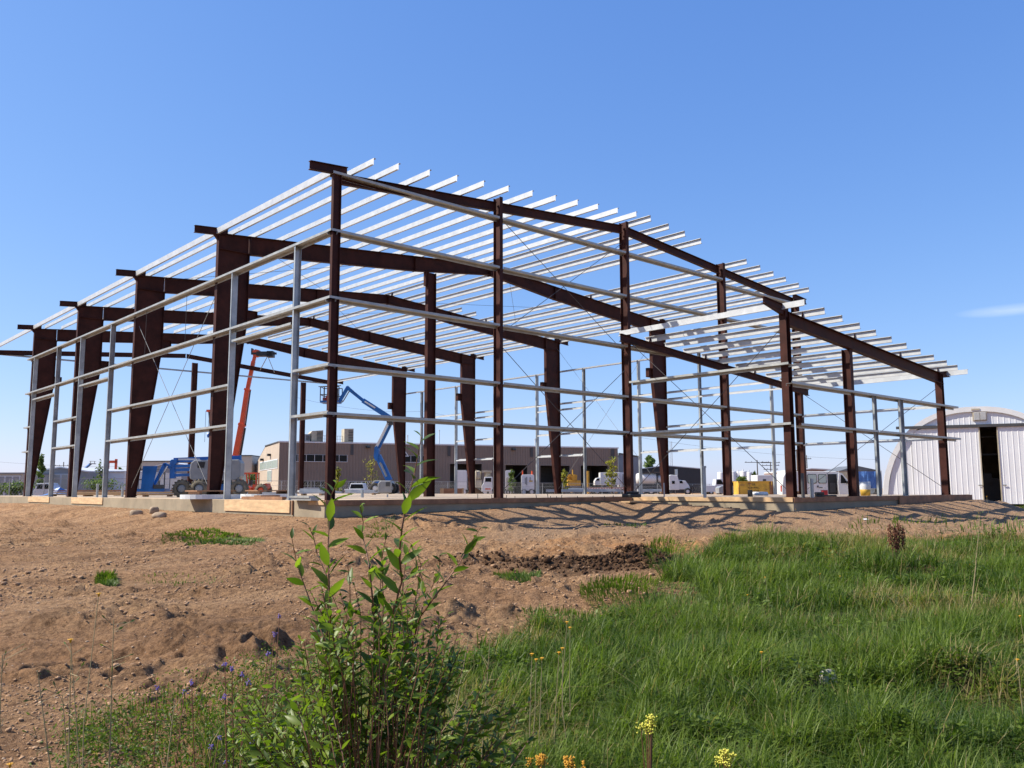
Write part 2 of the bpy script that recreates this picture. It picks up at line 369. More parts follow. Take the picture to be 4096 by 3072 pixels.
def inpoly(u,v,P):
    r=np.zeros(u.shape,bool); n=len(P)
    for i in range(n):
        x0,y0=P[i];x1,y1=P[(i+1)%n]
        c=((y0>v)!=(y1>v))&(u<(x1-x0)*(v-y0)/((y1-y0) if y1!=y0 else 1e-9)+x0); r^=c
    return r
FIELD=[(1960,2680),(2090,2600),(2150,2520),(2300,2560),(2420,2480),(2640,2490),(2780,2480),(2850,2400),(2760,2330),(2640,2320),(2780,2270),(2870,2220),(2960,2195),(3300,2200),(3500,2185),(4400,2200),(4700,6000),(700,6000),(820,3072),(1060,2960),(1280,2900),(1560,2860),(1760,2780)]
def pix(x,y,z):
    dx=x-CAM[0];dy=y-CAM[1];dz=z-CAM[2]
    w_=dx*_F2[0]+dy*_F2[1]+dz*_F2[2]; w_=np.where(w_<.2,.2,w_)
    return 2048+FPX*(dx*_R3[0]+dy*_R3[1]+dz*_R3[2])/w_,1536-FPX*(dx*_U3[0]+dy*_U3[1]+dz*_U3[2])/w_
rs=[0.0]; r=.5
while r<7000: rs.append(r); r*=1.014 if r<2.6 else 1.006 if r<4.4 else 1.0038 if r<9 else 1.0065 if r<26 else 1.012 if r<60 else 1.06
rs.append(7500); rs=np.array(rs)
ang=np.concatenate([np.linspace(-.70,.70,620),np.linspace(.70,2*math.pi-.70,90)[1:-1]])+0.0
A,Rr=np.meshgrid(ang+YAW,rs); X=CAM[0]+Rr*np.sin(A); Y=CAM[1]+Rr*np.cos(A)
Z=gz(X,Y); Z=np.where(Rr>140,gbase(X,Y),Z)
ins=(np.minimum(rectd(X,Y,-.35,24.9,-.15,42.0),rectd(X,Y,12.0,25.9,-6.5,-.1))<=0.0)
Z=np.where(ins,-.9,Z)
nr,na=X.shape; idx=np.arange(nr*na).reshape(nr,na); nx=np.roll(idx,-1,axis=1)
F=np.stack([idx[:-1],idx[1:],nx[1:],nx[:-1]],-1).reshape(-1,4)
dd=np.minimum(rectd(X,Y,-.35,24.9,-.15,42.0),rectd(X,Y,12.0,25.9,-6.5,-.1))
DD=(X-CAM[0])*_s+(Y-CAM[1])*_c; LL=(X-CAM[0])*_c-(Y-CAM[1])*_s
uu,vv=pix(X,Y,gbase(X,Y)); front=DD>.8
wob=fbm(X*1.2,Y*1.2,3,90)
gravel=(1-sm((dd-5.5)/2.5))*sm((LL+1.5)/2.0)*(.5+.7*wob)*(Y<-.1)
peat=np.exp(-(((LL-1.4)/1.7)**2+((DD-13.5)/.9)**2)*1.1)*sm((wob-.25)/.3)*1.3
ochre=sm((LL+1)/2)*np.exp(-((DD-15.6)/1.6)**2)*.8*sm((wob-.3)/.3)
turf=(inpoly(uu,vv,FIELD)&front).astype(float)*sm((wob-.15)/.3)
far=sm((DD-70)/40); turf=np.maximum(turf,far*.75*sm((fbm(X*.03,Y*.03,3,5)-.45)/.2)*(X<0))
cl1=lambda a:np.clip(a,0,1).ravel()
GM=ground_mat()
g=npmesh('ground',np.stack([X,Y,Z],-1).reshape(-1,3),F,GM,{'gravel':cl1(gravel),'peat':cl1(peat),'turf':cl1(turf),'ochre':cl1(ochre)},smooth=True)
tag(g,'bare reddish brown dirt with ruts and clods sloping down from the slab','ground',kind='structure')
# ---- clods and stones lying on the dirt
ico_v=[];ico_f=[]
def ico():
    t=(1+5**.5)/2; v=[(-1,t,0),(1,t,0),(-1,-t,0),(1,-t,0),(0,-1,t),(0,1,t),(0,-1,-t),(0,1,-t),(t,0,-1),(t,0,1),(-t,0,-1),(-t,0,1)]
    f=[(0,11,5),(0,5,1),(0,1,7),(0,7,10),(0,10,11),(1,5,9),(5,11,4),(11,10,2),(10,7,6),(7,1,8),(3,9,4),(3,4,2),(3,2,6),(3,6,8),(3,8,9),(4,9,5),(2,4,11),(6,2,10),(8,6,7),(9,8,1)]
    v=np.array(v,float);v/=np.linalg.norm(v[0]); return v,np.array(f)
IV,IF=ico()
def scatter(name,pts,size,matl,label,cat,flat=.6,seed=3):
    rg=np.random.default_rng(seed); n=len(pts)
    V=np.repeat(IV[None],n,0)*(1+rg.uniform(-.38,.38,(n,12,1)))
    V*=size[:,None,None]; V[:,:,2]*=flat; V[:,:,0]*=rg.uniform(.7,1.4,(n,1))
    a=rg.uniform(0,6.28,n); ca,sa=np.cos(a)[:,None],np.sin(a)[:,None]
    x=V[:,:,0]*ca-V[:,:,1]*sa; y=V[:,:,0]*sa+V[:,:,1]*ca; V=np.stack([x,y,V[:,:,2]],-1)+pts[:,None,:]
    F=(IF[None]+np.arange(n)[:,None,None]*12).reshape(-1,3)
    o=npmesh(name,V.reshape(-1,3),F,matl,{'tint':np.repeat(rg.random(n),12)}); return tag(o,label,cat,kind='stuff')
def sample(n,Lr,Dr,keep,seed):
    rg=np.random.default_rng(seed); L=rg.uniform(*Lr,n)*1.0; D=rg.uniform(Dr[0]**.5,Dr[1]**.5,n)**2
    L=L*D/Dr[1]; x=CAM[0]+D*_s+L*_c; y=CAM[1]+D*_c-L*_s
    dd=np.minimum(rectd(x,y,-.35,24.9,-.15,42.0),rectd(x,y,12.0,25.9,-6.5,-.1))
    k=(dd>.15)&keep(x,y,L,D); x,y,D,L=x[k],y[k],D[k],L[k]
    return x,y,D,L
CLOD=mat('clod_earth',(.42,.25,.135),.95,0,30,.4,.5,80); PEATM=mat('peat_clod',(.075,.042,.025),1,0,20,.4,.5,60,spec=.05); GRIT=mat('pale_pebble',(.46,.33,.22),.85,0,20,.35)
x,y,D,L=sample(85000,(-19,19),(3.6,30),lambda x,y,L,D:(fbm(x*.8,y*.8,3,61)+.25*np.random.default_rng(1).random(len(x)))>.65,5)
uu_,vv_=pix(x,y,gbase(x,y)); k=~inpoly(uu_,vv_,FIELD); x,y,D=x[k],y[k],D[k]
sz=np.random.default_rng(2).lognormal(-4.35,.55,len(x)); sz=np.clip(sz*.66,.003,.04)*(.32+.75*np.clip(D/12,0,1))
scatter('soil_clods',np.stack([x,y,gz(x,y)+sz*.2],-1),sz,CLOD,'small crumbled clods of brown soil strewn over the bare ground','soil clods')
x,y,D,L=sample(8000,(-19,19),(3.6,30),lambda x,y,L,D:fbm(x*.5,y*.5,3,71)>.4,6)
uu_,vv_=pix(x,y,gbase(x,y)); k=~inpoly(uu_,vv_,FIELD); x,y,D=x[k],y[k],D[k]
sz=np.random.default_rng(4).lognormal(-4.9,.4,len(x))*(.38+.72*np.clip(D/12,0,1))
scatter('gravel',np.stack([x,y,gz(x,y)+sz*.3],-1),sz,GRIT,'pale pebbles and grit scattered across the dirt','gravel',seed=9)
rg=np.random.default_rng(8); n=2600; L=rg.normal(1.15,.95,n); D=rg.normal(13.5,.38,n); L[:1800]=rg.normal(1.75,.4,1800); D[:1800]=rg.normal(13.5,.3,1800)
x=CAM[0]+D*_s+L*_c; y=CAM[1]+D*_c-L*_s; sz=np.clip(rg.lognormal(-4.1,.45,n),.006,.05)
scatter('peat_clods',np.stack([x,y,gz(x,y)+sz*.4],-1),sz,PEATM,'heap of dark broken peat clods thrown up in front of the slab','soil clods',flat=.95,seed=12)
def boulder(u,v,wpx,hpx,label,rz,seed):
    P=onground(u,v); dep=hx(P)[2]; a=wpx*dep/FPX/2; c=hpx*dep/FPX/2
    rg=np.random.default_rng(seed); mb=MB(); n1,n2=14,9; vs=[]
    for j in range(n2+1):
        th=math.pi*j/n2
        for i in range(n1):
            ph=2*math.pi*i/n1; d=np.array([math.sin(th)*math.cos(ph),math.sin(th)*math.sin(ph),math.cos(th)])
            k=1+.16*(float(fbm(np.array(d[0]*1.6+seed),np.array(d[1]*1.6+d[2]*1.3),3,seed))-.5)*2
            sgn=np.sign(d)*np.abs(d)**.82
            vs.append((sgn[0]*a*k,sgn[1]*a*.75*k,sgn[2]*c*k+c*.72))
    fs=[(j*n1+i,(j+1)*n1+i,(j+1)*n1+(i+1)%n1,j*n1+(i+1)%n1) for j in range(n2) for i in range(n1)]
    mb.add(vs,fs); o=mb.build('boulder',ROCK,None,True); o.location=P; o.rotation_euler=(0,0,-YAW+rz); tag(o,label,'rock','boulders in front of the slab wall')
boulder(545,2056,52,38,'largest pale oval boulder lying left of two smaller boulders',.2,1)
boulder(616,2050,38,34,'roundish brown boulder sitting behind the flat pale boulder',.6,2)
boulder(637,2068,56,28,'low flat pale boulder at the right front of the three boulders',-.1,3)
boulder(377,2088,13,11,'fist sized grey stone on the dirt, left below the boulders',.3,4)
boulder(940,2046,22,11,'brown stone lying against the foot of the plywood form board',.3,5)
# ------------------------------------------------------------------ slab
T=thing('concrete_slab','pale concrete floor slab with low foundation walls under the steel frame','foundation'); T['kind']='structure'; del T['category']
mb=MB().prism([(0,0)],0,0) if False else MB()
mb.add([(-.3,-.1,0),(12.1,-.1,0),(12.1,-6.42,0),(25.8,-6.42,0),(25.8,-.1,0),(24.85,-.1,0),(24.85,41.9,0),(-.3,41.9,0),
        (-.3,-.1,-.012),(12.1,-.1,-.012),(12.1,-6.42,-.012),(25.8,-6.42,-.012),(25.8,-.1,-.012),(24.85,-.1,-.012),(24.85,41.9,-.012),(-.3,41.9,-.012)],
       [(7,6,5,4,3,2,1,0),(8,9,10,11,12,13,14,15)]+[(i,(i+1)%8,(i+1)%8+8,i+8) for i in range(8)])
mb.build('slab_top',SLABM,T)
W_=[(-.3,-.1),(12.1,-.1),(12.1,-6.42),(25.8,-6.42),(25.8,-.1),(24.85,-.1),(24.85,41.9),(-.3,41.9)]
mb=MB()
vs=[(p[0],p[1],z) for z in (-.012,-1.1) for p in W_]; mb.add(vs,[(i,i+8,(i+1)%8+8,(i+1)%8) for i in range(8)]); mb.build('foundation_wall',CONC,T)
# formwork boards
def board(x0,x1,y0,y1,z0,z1,m,label,name='form_board',group='form boards left on the foundation',cat='board'):
    c=((x0+x1)/2,(y0+y1)/2,z0); mb=MB().box(x0-c[0],x1-c[0],y0-c[1],y1-c[1],0,z1-z0); o=mb.build(name,m,None,bev=.003); o.location=c; return tag(o,label,cat,group)
def unX(u,v,X0):
    r=_F2+_R3*(u-2048)/FPX+_U3*(1536-v)/FPX; t=(X0-CAM[0])/r[0]; return CAM+t*r
def unY(u,v,Y0):
    r=_F2+_R3*(u-2048)/FPX+_U3*(1536-v)/FPX; t=(Y0-CAM[1])/r[1]; return CAM+t*r
def wallb(u0,u1,zb,m,label,zt=-.004):
    a=unX(u0,1995,-.3)[1];b=unX(u1,1995,-.3)[1]; return board(-.335,-.303,min(a,b),max(a,b),zb,zt,m,label)
wallb(902,1163,-.35,PLY,'long plywood form board on the foundation wall beside the near door opening')
wallb(288,413,-.28,PLY,'plywood form board on the far part of the long foundation wall')
wallb(115,199,-.27,PLY,'weathered form board on the foundation wall nearest the left edge, below the third post')
wallb(1238,1300,-.11,WOOD,'short orange plank nailed at the near corner of the foundation')
mb=MB().box(-.345,-.3,unX(1172,1995,-.3)[1]-.05,unX(1172,1995,-.3)[1],-.40,-.004); tag(mb.build('form_stake',WOODD),'dark upright stake at the end of the long plywood form board','stake')
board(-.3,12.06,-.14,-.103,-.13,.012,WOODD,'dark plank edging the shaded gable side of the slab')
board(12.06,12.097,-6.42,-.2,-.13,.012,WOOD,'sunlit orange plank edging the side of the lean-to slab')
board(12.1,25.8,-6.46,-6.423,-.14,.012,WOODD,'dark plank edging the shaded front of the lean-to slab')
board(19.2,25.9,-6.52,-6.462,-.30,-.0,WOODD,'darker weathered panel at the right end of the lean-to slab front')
board(11.2,12.3,-.75,-.35,-.19,-.14,WOOD,'loose plank lying in the corner between slab and lean-to')
# ------------------------------------------------------------------ steel frame
FR=thing('steel_building_frame','unclad steel building frame of dark red columns and rafters with galvanised purlins and girts','building frame')
BAY=7.874; W=24.46; SL=.083; ZE=9.05; HX=12.23
def zr(x): return ZE+SL*min(x,W-x)
def isec(mb,p0,p1,webdir,d,bf,tf=.02,tw=.014):
    """upright I section; webdir 'x' or 'y' is the direction of the web"""
    (x,y,z0),(x1,y1,z1)=p0,p1
    if webdir=='x':
        mb.box(x-d/2,x-d/2+tf,y-bf/2,y+bf/2,z0,z1); mb.box(x+d/2-tf,x+d/2,y-bf/2,y+bf/2,z0,z1); mb.box(x-d/2+tf,x+d/2-tf,y-tw/2,y+tw/2,z0,z1)
    else:
        mb.box(x-bf/2,x+bf/2,y-d/2,y-d/2+tf,z0,z1); mb.box(x-bf/2,x+bf/2,y+d/2-tf,y+d/2,z0,z1); mb.box(x-tw/2,x+tw/2,y-d/2+tf,y+d/2-tf,z0,z1)
def ibeam(mb,p0,p1,d0,d1,bf,tf=.018,tw=.014):
    """sloping I beam in a plane y=const; p are top-flange points (x,y,z); d depth at each end"""
    (x0,y,z0),(x1,_,z1)=p0,p1
    for a0,a1 in ((0,tf),):
        mb.prism([(x0,z0-tf),(x1,z1-tf),(x1,z1),(x0,z0)],y-bf/2,y+bf/2)
        mb.prism([(x0,z0-d0),(x1,z1-d1),(x1,z1-d1+tf),(x0,z0-d0+tf)],y-bf/2,y+bf/2)
        mb.prism([(x0,z0-d0+tf),(x1,z1-d1+tf),(x1,z1-tf),(x0,z0-tf)],y-tw/2,y+tw/2)
def frame(k):
    y=k*BAY
    for side in (0,1):
        sx=(lambda x:x) if side==0 else (lambda x:W-x)
        mb=MB(); bf=.2; t=.02
        def pr(poly,y0,y1): mb.prism([(sx(a),b) for a,b in (poly if side==0 else poly[::-1])],y0,y1)
        zt=zr(0)
        pr([(-.05,0),(-.03,0),(-.03,zt),(-.05,zt)],y-bf/2,y+bf/2)                  # outer flange
        kz=8.52
        pr([(.28,0.02),(.30,0.02),(1.09,6.12),(1.09,kz),(1.07,kz),(1.07,6.12)],y-bf/2,y+bf/2)
        pr([(-.03,0),(.28,0),(1.07,6.12),(1.07,zr(1.07)-.018),(-.03,zr(-.03)-.018)],y-.007,y+.007)
        pr([(-.08,0),(.34,0),(.34,.02),(-.08,.02)],y-.13,y+.13)
        pr([(-.05,zr(0)-.02),(1.09,zr(1.09)-.02),(1.09,zr(1.09)),(-.05,zr(0))],y-bf/2,y+bf/2)
        pr([(-.03,8.5),(1.07,8.5),(1.07,8.52),(-.03,8.52)],y-bf/2+.01,y+bf/2-.01)
        mb.build('column',RED,FR)
        mb=MB(); 
        z0=6.14 if side==0 else 6.03; z1=6.5
        mb2=mb
        xa,xb=sorted((sx(1.09),sx(1.43))); mb.box(xa,xb,y-.1,y+.1,z0,z0+.02); mb.box(xa,xb,y-.1,y+.1,z1-.02,z1); mb.box(xa,xb,y-.008,y+.008,z0+.02,z1-.02)
        xe=sx(1.43); mb.box(min(xe,xe),xe+.012,y-.1,y+.1,z0,z1); mb.build('crane_bracket',RED,FR)
        # rafter half
        mb=MB()
        pts=[(1.10,.66),(8.2,.62),(HX-.012,.45)]
        for (xa,da),(xb,db) in zip(pts[:-1],pts[1:]):
            A_=(sx(xa),y,zr(xa));B_=(sx(xb),y,zr(xb)); 
            if side==0: ibeam(mb,A_,B_,da,db,.2)
            else: ibeam(mb,B_,A_,db,da,.2)
        for xx,dq in ((1.115,.68),(8.2,.64),(HX-.03,.5)):
            xa,xb=sorted((sx(xx),sx(xx)+.02)); mb.box(xa,xb,y-.104,y+.104,zr(xx)-dq,zr(xx)+.004)
        mb.build('rafter',RED,FR)
for k in (1,2,3,4): frame(k)
y5=41.5
def stub(y,side):
    """short bracket beam that carries the eave past the wall"""
    mb=MB(); sx=(lambda x:x) if side==0 else (lambda x:W-x)
    z=lambda x:9.24+SL*x
    a,b=((sx(-.87),z(-.87)),(sx(.3),z(.3)))
    for top,bot in ((0,.02),(.23,.25)):
        P=[(a[0],a[1]-bot),(b[0],b[1]-bot),(b[0],b[1]-top),(a[0],a[1]-top)]; mb.prism(P if side==0 else P[::-1],y-.06,y+.06)
    P=[(a[0],a[1]-.23),(b[0],b[1]-.23),(b[0],b[1]-.02),(a[0],a[1]-.02)]; mb.prism(P if side==0 else P[::-1],y-.006,y+.006)
    P=[(sx(-.05),9.02),(sx(-.05),8.8),(sx(-.22),9.0)]; mb.prism(P if side==0 else P[::-1],y-.05,y+.05)
    mb.build('eave_bracket',RED,FR)
for k in range(6):
    yk_=[.12,BAY,2*BAY,3*BAY,4*BAY,y5][k]; stub(yk_,0); stub(yk_,1)
# gable end columns and rafters
def colbox(name,x,y,z1,wd,d,bf,z0=0):
    mb=MB(); isec(mb,(x,y,z0),(x,y,z1),wd,d,bf); mb.box(x-.16,x+.16,y-.16,y+.16,z0,z0+.02); return mb.build(name,RED,FR)
C0z=.0
colbox('column',-.045,.08,9.0,'x',.25,.12)
colbox('column',5.98,.16,zr(5.98)+.15,'y',.32,.13)
colbox('column',12.24,.16,zr(12.24)+.12,'y',.34,.15)
colbox('column',18.46,.16,zr(18.46)+.15,'y',.34,.17)
colbox('column',24.40,.16,9.0,'y',.32,.2)
mb=MB().box(-.28,.2,-.09,.3,0,.09); 
for xa,xb in ((.1,5.9),(6.06,12.16)):
    mb=MB(); ibeam(mb,(xa,.2,zr(xa)),(xb,.2,zr(xb)),.30,.30,.14); mb.build('rafter',RED,FR)
for xa,xb in ((12.32,18.38),(18.54,24.35)):
    mb=MB(); ibeam(mb,(xa,.2,zr(xa)),(xb,.2,zr(xb)),.30,.30,.14); mb.build('rafter',RED,FR)
# far end wall
y5=41.5
for xa,xb in ((-.03,12.2),(12.26,24.3)):
    mb=MB(); ibeam(mb,(xa,y5,zr(xa)+.04),(xb,y5,zr(xb)+.04),.30,.30,.18); mb.build('rafter',RED,FR)
for x in (-.0,12.9,21.7,24.4):
    colbox('column',x,y5,zr(x)-.5 if 1<x<24 else 8.86,'x',.38,.2)
# interior post under the first rafter
colbox('column',9.06,BAY,zr(9.06)-.62,'x',.42,.2); MB().box(8.74,8.845,BAY-.07,BAY+.07,8.6,zr(8.8)-.6).build('crane_bracket',RED,FR)
# ---- purlins (Z section)
def zpur(x,z,y0,y1,top,nm='purlin',m=GALV):
    """web upright at x, top flange points towards +x if top>0"""
    t=.006;f=.065;h=.2;l=.018
    P=[(-t/2,t),(-t/2,h-t),(-t/2,h),(f,h),(f,h-l),(f-t,h-l),(f-t,h-t),(t/2,h-t),(t/2,0),(-f,0),(-f,l),(-f+t,l),(-f+t,t)]
    P=[(a*top,b) for a,b in P]
    if top<0: P=P[::-1]
    mb=MB(); mb.prism([(x+a,z+b) for a,b in P],y0,y1)
    for k in range(1,5):                                              # bolt heads at each rafter lap
        yk=k*BAY
        if y0<yk<y1:
            for dy in (-.45,-.38,.38,.45):
                for dz in (.06,.14): mb.cbox((x-.005,yk+dy,z+dz),(.016,.02,.02))
    return mb.build(nm,m,FR)
for x in (.5,1.32,2.4,3.41,4.45,5.46,6.49,7.54,8.59,9.61,10.64,11.66): zpur(x,zr(x)+.002,-.93,4*BAY+.12,1)
for i,x in enumerate((12.48,13.55,14.54,15.58,16.5,17.5,18.74,19.76,20.79,21.79,22.88,23.75)):
    zpur(x,zr(x)+.002,(15.05 if i in (4,5) else -.93),31.4+.1*random.random(),-1)
def eave(x,y0,y1,s):
    t=.006; P=[(0,0),(.07*s,0),(.07*s,.02),(.064*s,.02),(.064*s,t),(t*s,t),(t*s,.2-t),(.064*s,.2-t),(.064*s,.18),(.07*s,.18),(.07*s,.2),(0,.2)]
    if s<0:P=P[::-1]
    MB().prism([(x+a,9.0+b) for a,b in P],y0,y1).build('eave_strut',GALV,FR)
for k in range(5):
    ya,yb=k*BAY+.07+(.12 if k==0 else 0),((k+1)*BAY if k<4 else y5)-.07
    eave(-.13,ya,yb,1); eave(W+.13,ya,yb,-1)
# purlin clips
for k in (1,2,3):
    for x in (12.48,18.74,):
        mb=MB(); mb.prism([(x-.1,zr(x)),(x+.1,zr(x)),(x+.05,zr(x)+.17),(x-.05,zr(x)+.17)],k*BAY-.09,k*BAY-.08); mb.build('purlin_clip',RED,FR)
# ---- girts: web flat, outer flange up, inner flange down
def girt(p0,p1,outdir,nm='girt',m=GALV2,wid=.2):
    """p at the outer bottom edge; outdir (dx,dy) points outwards"""
    t=.006;f=.07
    P=[(0,0),(0,f),(-.018,f),(-.018,f-t),(-t,f-t),(-t,t),(-wid,t),(-wid,-f),(-wid+.018,-f),(-wid+.018,-f+t),(-wid+t,-f+t),(-wid+t,0)]
    o=np.array([*outdir,0.]); p0=np.array(p0,float);p1=np.array(p1,float)
    vs=[p+o*a+np.array([0,0,b]) for p in (p0,p1) for a,b in P]; n=len(P)
    mb=MB(); mb.add(vs,[tuple(range(n)),tuple(range(2*n-1,n-1,-1))]+[(i,i+n,(i+1)%n+n,(i+1)%n) for i in range(n)])
    return mb.build(nm,m,FR)
Z1_,Z2_,ZH,Z3_,Z4_,Z5_=2.28,3.58,5.02,5.44,7.32,9.0
xs=[-.0,5.98,12.24,18.46,24.40]
for i in range(4):
    for z in (Z1_,Z2_,Z3_,Z4_,Z5_):
        xa=xs[i]+(.09 if i else -.24); xb=xs[i+1]-.02
        if i==0 and z==Z5_: xa=-.2
        if z==Z5_: z=8.96+ (SL*.0)
        if i>=2 and z in(Z3_,) : 
            if i==3: continue
        if i==3 and z>7.5: z=8.75
        if i==2 and z>7.5: z=8.96
        girt((xa,-.0,z),(xb,-.0,z),(0,-1))
# left long wall
PY=[2.09,6.21,18.15,22.28,26.17,30.36]
XO=-.235
for z in (Z3_,Z4_):
    girt((XO,4*BAY+.35,z),(XO,-.0,z),(-1,0))
for (a,b) in ((-.0,2.0),(6.28,18.05),(22.37,26.08),(30.45,31.8)):
    for z in (Z1_+.03,Z2_+.03): girt((XO+.02,b,z),(XO+.02,a,z),(-1,0))
for a,b in ((2.19,6.12),(18.25,22.18),(26.27,30.27)): girt((XO+.02,b,ZH),(XO+.02,a,ZH),(-1,0),'door_header')
def post(x0,x1,y,z1,face,nm='door_post'):
    """channel post: web across x at y, open towards -face"""
    mb=MB(); t=.008; f=.075
    mb.box(x0,x1,y-t/2,y+t/2,0,z1); mb.box(x0,x0+t,*sorted((y+face*t/2,y-face*f)),0,z1); mb.box(x1-t,x1,*sorted((y+face*t/2,y-face*f)),0,z1)
    mb.box(x0-.02,x1+.02,y-.09,y+.09,0,.012); return mb.build(nm,GALVP,FR)
for i,y in enumerate(PY): post(-.22,-.02,y,7.33,(1 if i%2==0 else -1))
for y in (10.2,14.2): 
    MB().cyl((-.12,y,Z3_),(-.12,y,Z4_),.008,n=5).build('sag_rod',ROD,FR)
# right long wall
XR=W+.235
for z in (Z3_-.12,Z4_-.08): girt((XR,0.3,z),(XR,4*BAY+.5,z),(1,0),m=GALV)
PR=[1.64,5.78,9.69,13.83,17.68,21.68,25.6,29.6]
for i,y in enumerate(PR): post(W+.02,W+.22,y,(5.2 if i==0 else 7.25),(1 if i%2 else -1))
for i in (1,3,5): girt((XR-.02,PR[i]+.1,ZH-.06),(XR-.02,PR[i+1]-.1,ZH-.06),(1,0),'door_header',m=GALV)
girt((XR-.02,.4,ZH-.06),(XR-.02,5.7,ZH-.06),(1,0),'door_header',m=GALV)
for (a,b) in ((1.7,5.7),(5.88,9.6),(13.9,17.6),(21.8,25.5)):
    for z in (Z1_-.04,Z2_-.06): girt((XR-.02,a,z),(XR-.02,b,z),(1,0),m=GALV)
# far end girt
girt((.2,y5+.2,8.88),(24,y5+.2,8.88),(0,1))
# ---- cross rods
def rod(a,b,m=ROD,r=.011): MB().cyl(a,b,r,n=5).build('brace_rod',m,FR)
rod((6.05,.2,9.1),(12.2,.2,5.25)); rod((12.2,.2,9.4),(6.05,.2,5.2)); rod((6.05,.2,4.9),(12.2,.2,.3)); rod((12.2,.2,4.6),(6.05,.2,.15))
rod((.12,15.7,6.95),(.12,8.1,.25),ZINCROD); rod((.12,8.1,7.1),(.12,15.7,.4),ZINCROD)
rod((W-.12,15.7,8.6),(W-.12,8.1,.25),ZINCROD,.008); rod((W-.12,8.1,8.6),(W-.12,15.7,.3),ZINCROD,.008)
rod((12.23,-.1,5.55),(12.23,-6.2,.2)); rod((12.23,-6.2,5.3),(12.23,-.1,.2))
rod((24.2,-.1,4.6),(24.2,-6.2,.2)); rod((24.2,-6.2,4.4),(24.2,-.1,.2))
for (a,b) in (((1.3,8.0),(8.6,15.6)),((8.6,8.0),(1.3,15.6)),((13.5,8.0),(21.,15.6)),((21.,8.0),(13.5,15.6)),((8.6,15.9),(15.5,23.5)),((15.5,15.9),(8.6,23.5))):
    rod((a[0],a[1],zr(a[0])-.1),(b[0],b[1],zr(b[0])-.1),ROD,.008)
# ---- lean-to on the gable
LY=-6.29; ZL=5.80; LS=.0805
def zl(x): return ZL-LS*(x-12.24)
mb=MB(); ibeam(mb,(11.6,-.12,zl(11.6)),(24.75,-.12,zl(24.75)),.28,.28,.13); mb.build('lean_to_rafter',RED,FR)
mb=MB(); ibeam(mb,(12.4,LY,zl(12.4)),(24.1,LY,zl(24.1)),.42,.42,.2); mb.build('lean_to_rafter',RED,FR)
colbox('column',12.28,LY+.02,zl(12.28),'x',.24,.24); colbox('column',17.42-1.0+.02,LY+.1,zl(16.45)-.42,'y',.3,.2); colbox('column',23.92,LY+.02,zl(23.9),'x',.22,.26)
for x0,x1,y in ((11.05,12.5,LY),(23.9,24.9,LY)):
    mb=MB(); ibeam(mb,(x0,y,zl(x0)+.2),(x1,y,zl(x1)+.2),.2,.2,.12); mb.prism([(x0+.0,zl(x0)),(x1,zl(x1)),(x1,zl(x1)-.2)] if x0<12 else [(x0,zl(x0)-.2),(x1,zl(x1)),(x0,zl(x0))],y-.05,y+.05); mb.build('eave_bracket',RED,FR)
LP=[12.04,13.24,14.38,15.56,16.72,17.9,19.08,20.25,21.42,22.6,23.63,24.63]
for i,x in enumerate(LP):
    if i==0:
        zpur(11.98,zl(11.98)+.02,-6.18,.25,1,'lean_to_purlin'); zpur(12.05,zl(12.05)-.0,-7.1,LY-.07,1,'lean_to_purlin')
    elif i==11: zpur(x,zl(x)+.002,-7.12,.0,1,'lean_to_purlin')
    else: zpur(x,zl(x)+.002,-7.12,.02+(.03 if i%2 else 0),-1,'lean_to_purlin')
for x in (13.24,16.72,20.25,23.63):
    for y in (LY-.09,-.2):
        MB().prism([(x-.1,zl(x)-.0),(x+.1,zl(x)-.0),(x+.05,zl(x)+.16),(x-.05,zl(x)+.16)],y,y+.01).build('purlin_clip',RED,FR)
XS=12.0
for z in (4.08,2.22): girt((XS,-.15,z),(XS,-6.5,z),(-1,0),m=GALV2)
for z in (4.08,2.22): MB().box(12.0,12.14,-.12,-.1,z-.12,z+.08).build('girt_clip',RED,FR)
YF=LY-.22
girt((12.15,YF,3.5),(25.1,YF,3.5),(0,-1)); girt((12.62,YF,2.22),(17.9,YF,2.22),(0,-1)); girt((17.95,YF,2.22),(25.15,YF,2.22),(0,-1))
post(17.70,17.90,LY-.1,3.5,1); post(19.75,20.05,LY-.1,3.5,1)
for z in (3.56,2.26): girt((24.45,-6.2,z),(24.45,-.05,z),(1,0),m=GALV)
# ------------------------------------------------------------------ things on and behind the slab
RZ=-YAW                                  # local x runs to the right of the view, local y away
def place(u,depth,z=None):
    P=CAM+depth*_F+(u-2048)/FPX*depth*_R
    P=np.array([P[0],P[1],0.]); P[2]=float(gbase(P[0],P[1])) if z is None else z
    return P
def px(n,depth): return n*depth/FPX
def zat(v,depth): return CAM[2]+(1957.5-v)*depth/FPX
def wheel(mb,c,r,w_,axis='y',n=18):
    mb.lathe([(r*.55,-w_/2),(r*.9,-w_/2),(r,-w_*.32),(r,w_*.32),(r*.9,w_/2),(r*.55,w_/2)],c,n,axis); return mb
def wheelset(parent,spots,r,w_,tm=RUB,rm=WHITE,axis='y',lugs=False,name='wheel'):
    for c in spots:
        m=wheel(MB(),c,r,w_,axis)
        if lugs:
            for i in range(16):
                q=2*math.pi*i/16
                if axis=='y': m.cbox((c[0]+r*math.cos(q),c[1]-w_*.22,c[2]+r*math.sin(q)),(.07,w_*.45,.07))
        o=m.build(name,tm,parent,True)
        rim=MB().lathe([(0.001,-w_*.38),(r*.3,-w_*.42),(r*.55,-w_*.3),(r*.56,w_*.3),(r*.3,w_*.42),(0.001,w_*.38)],c,14,axis); rim.build('rim',rm,o,True)
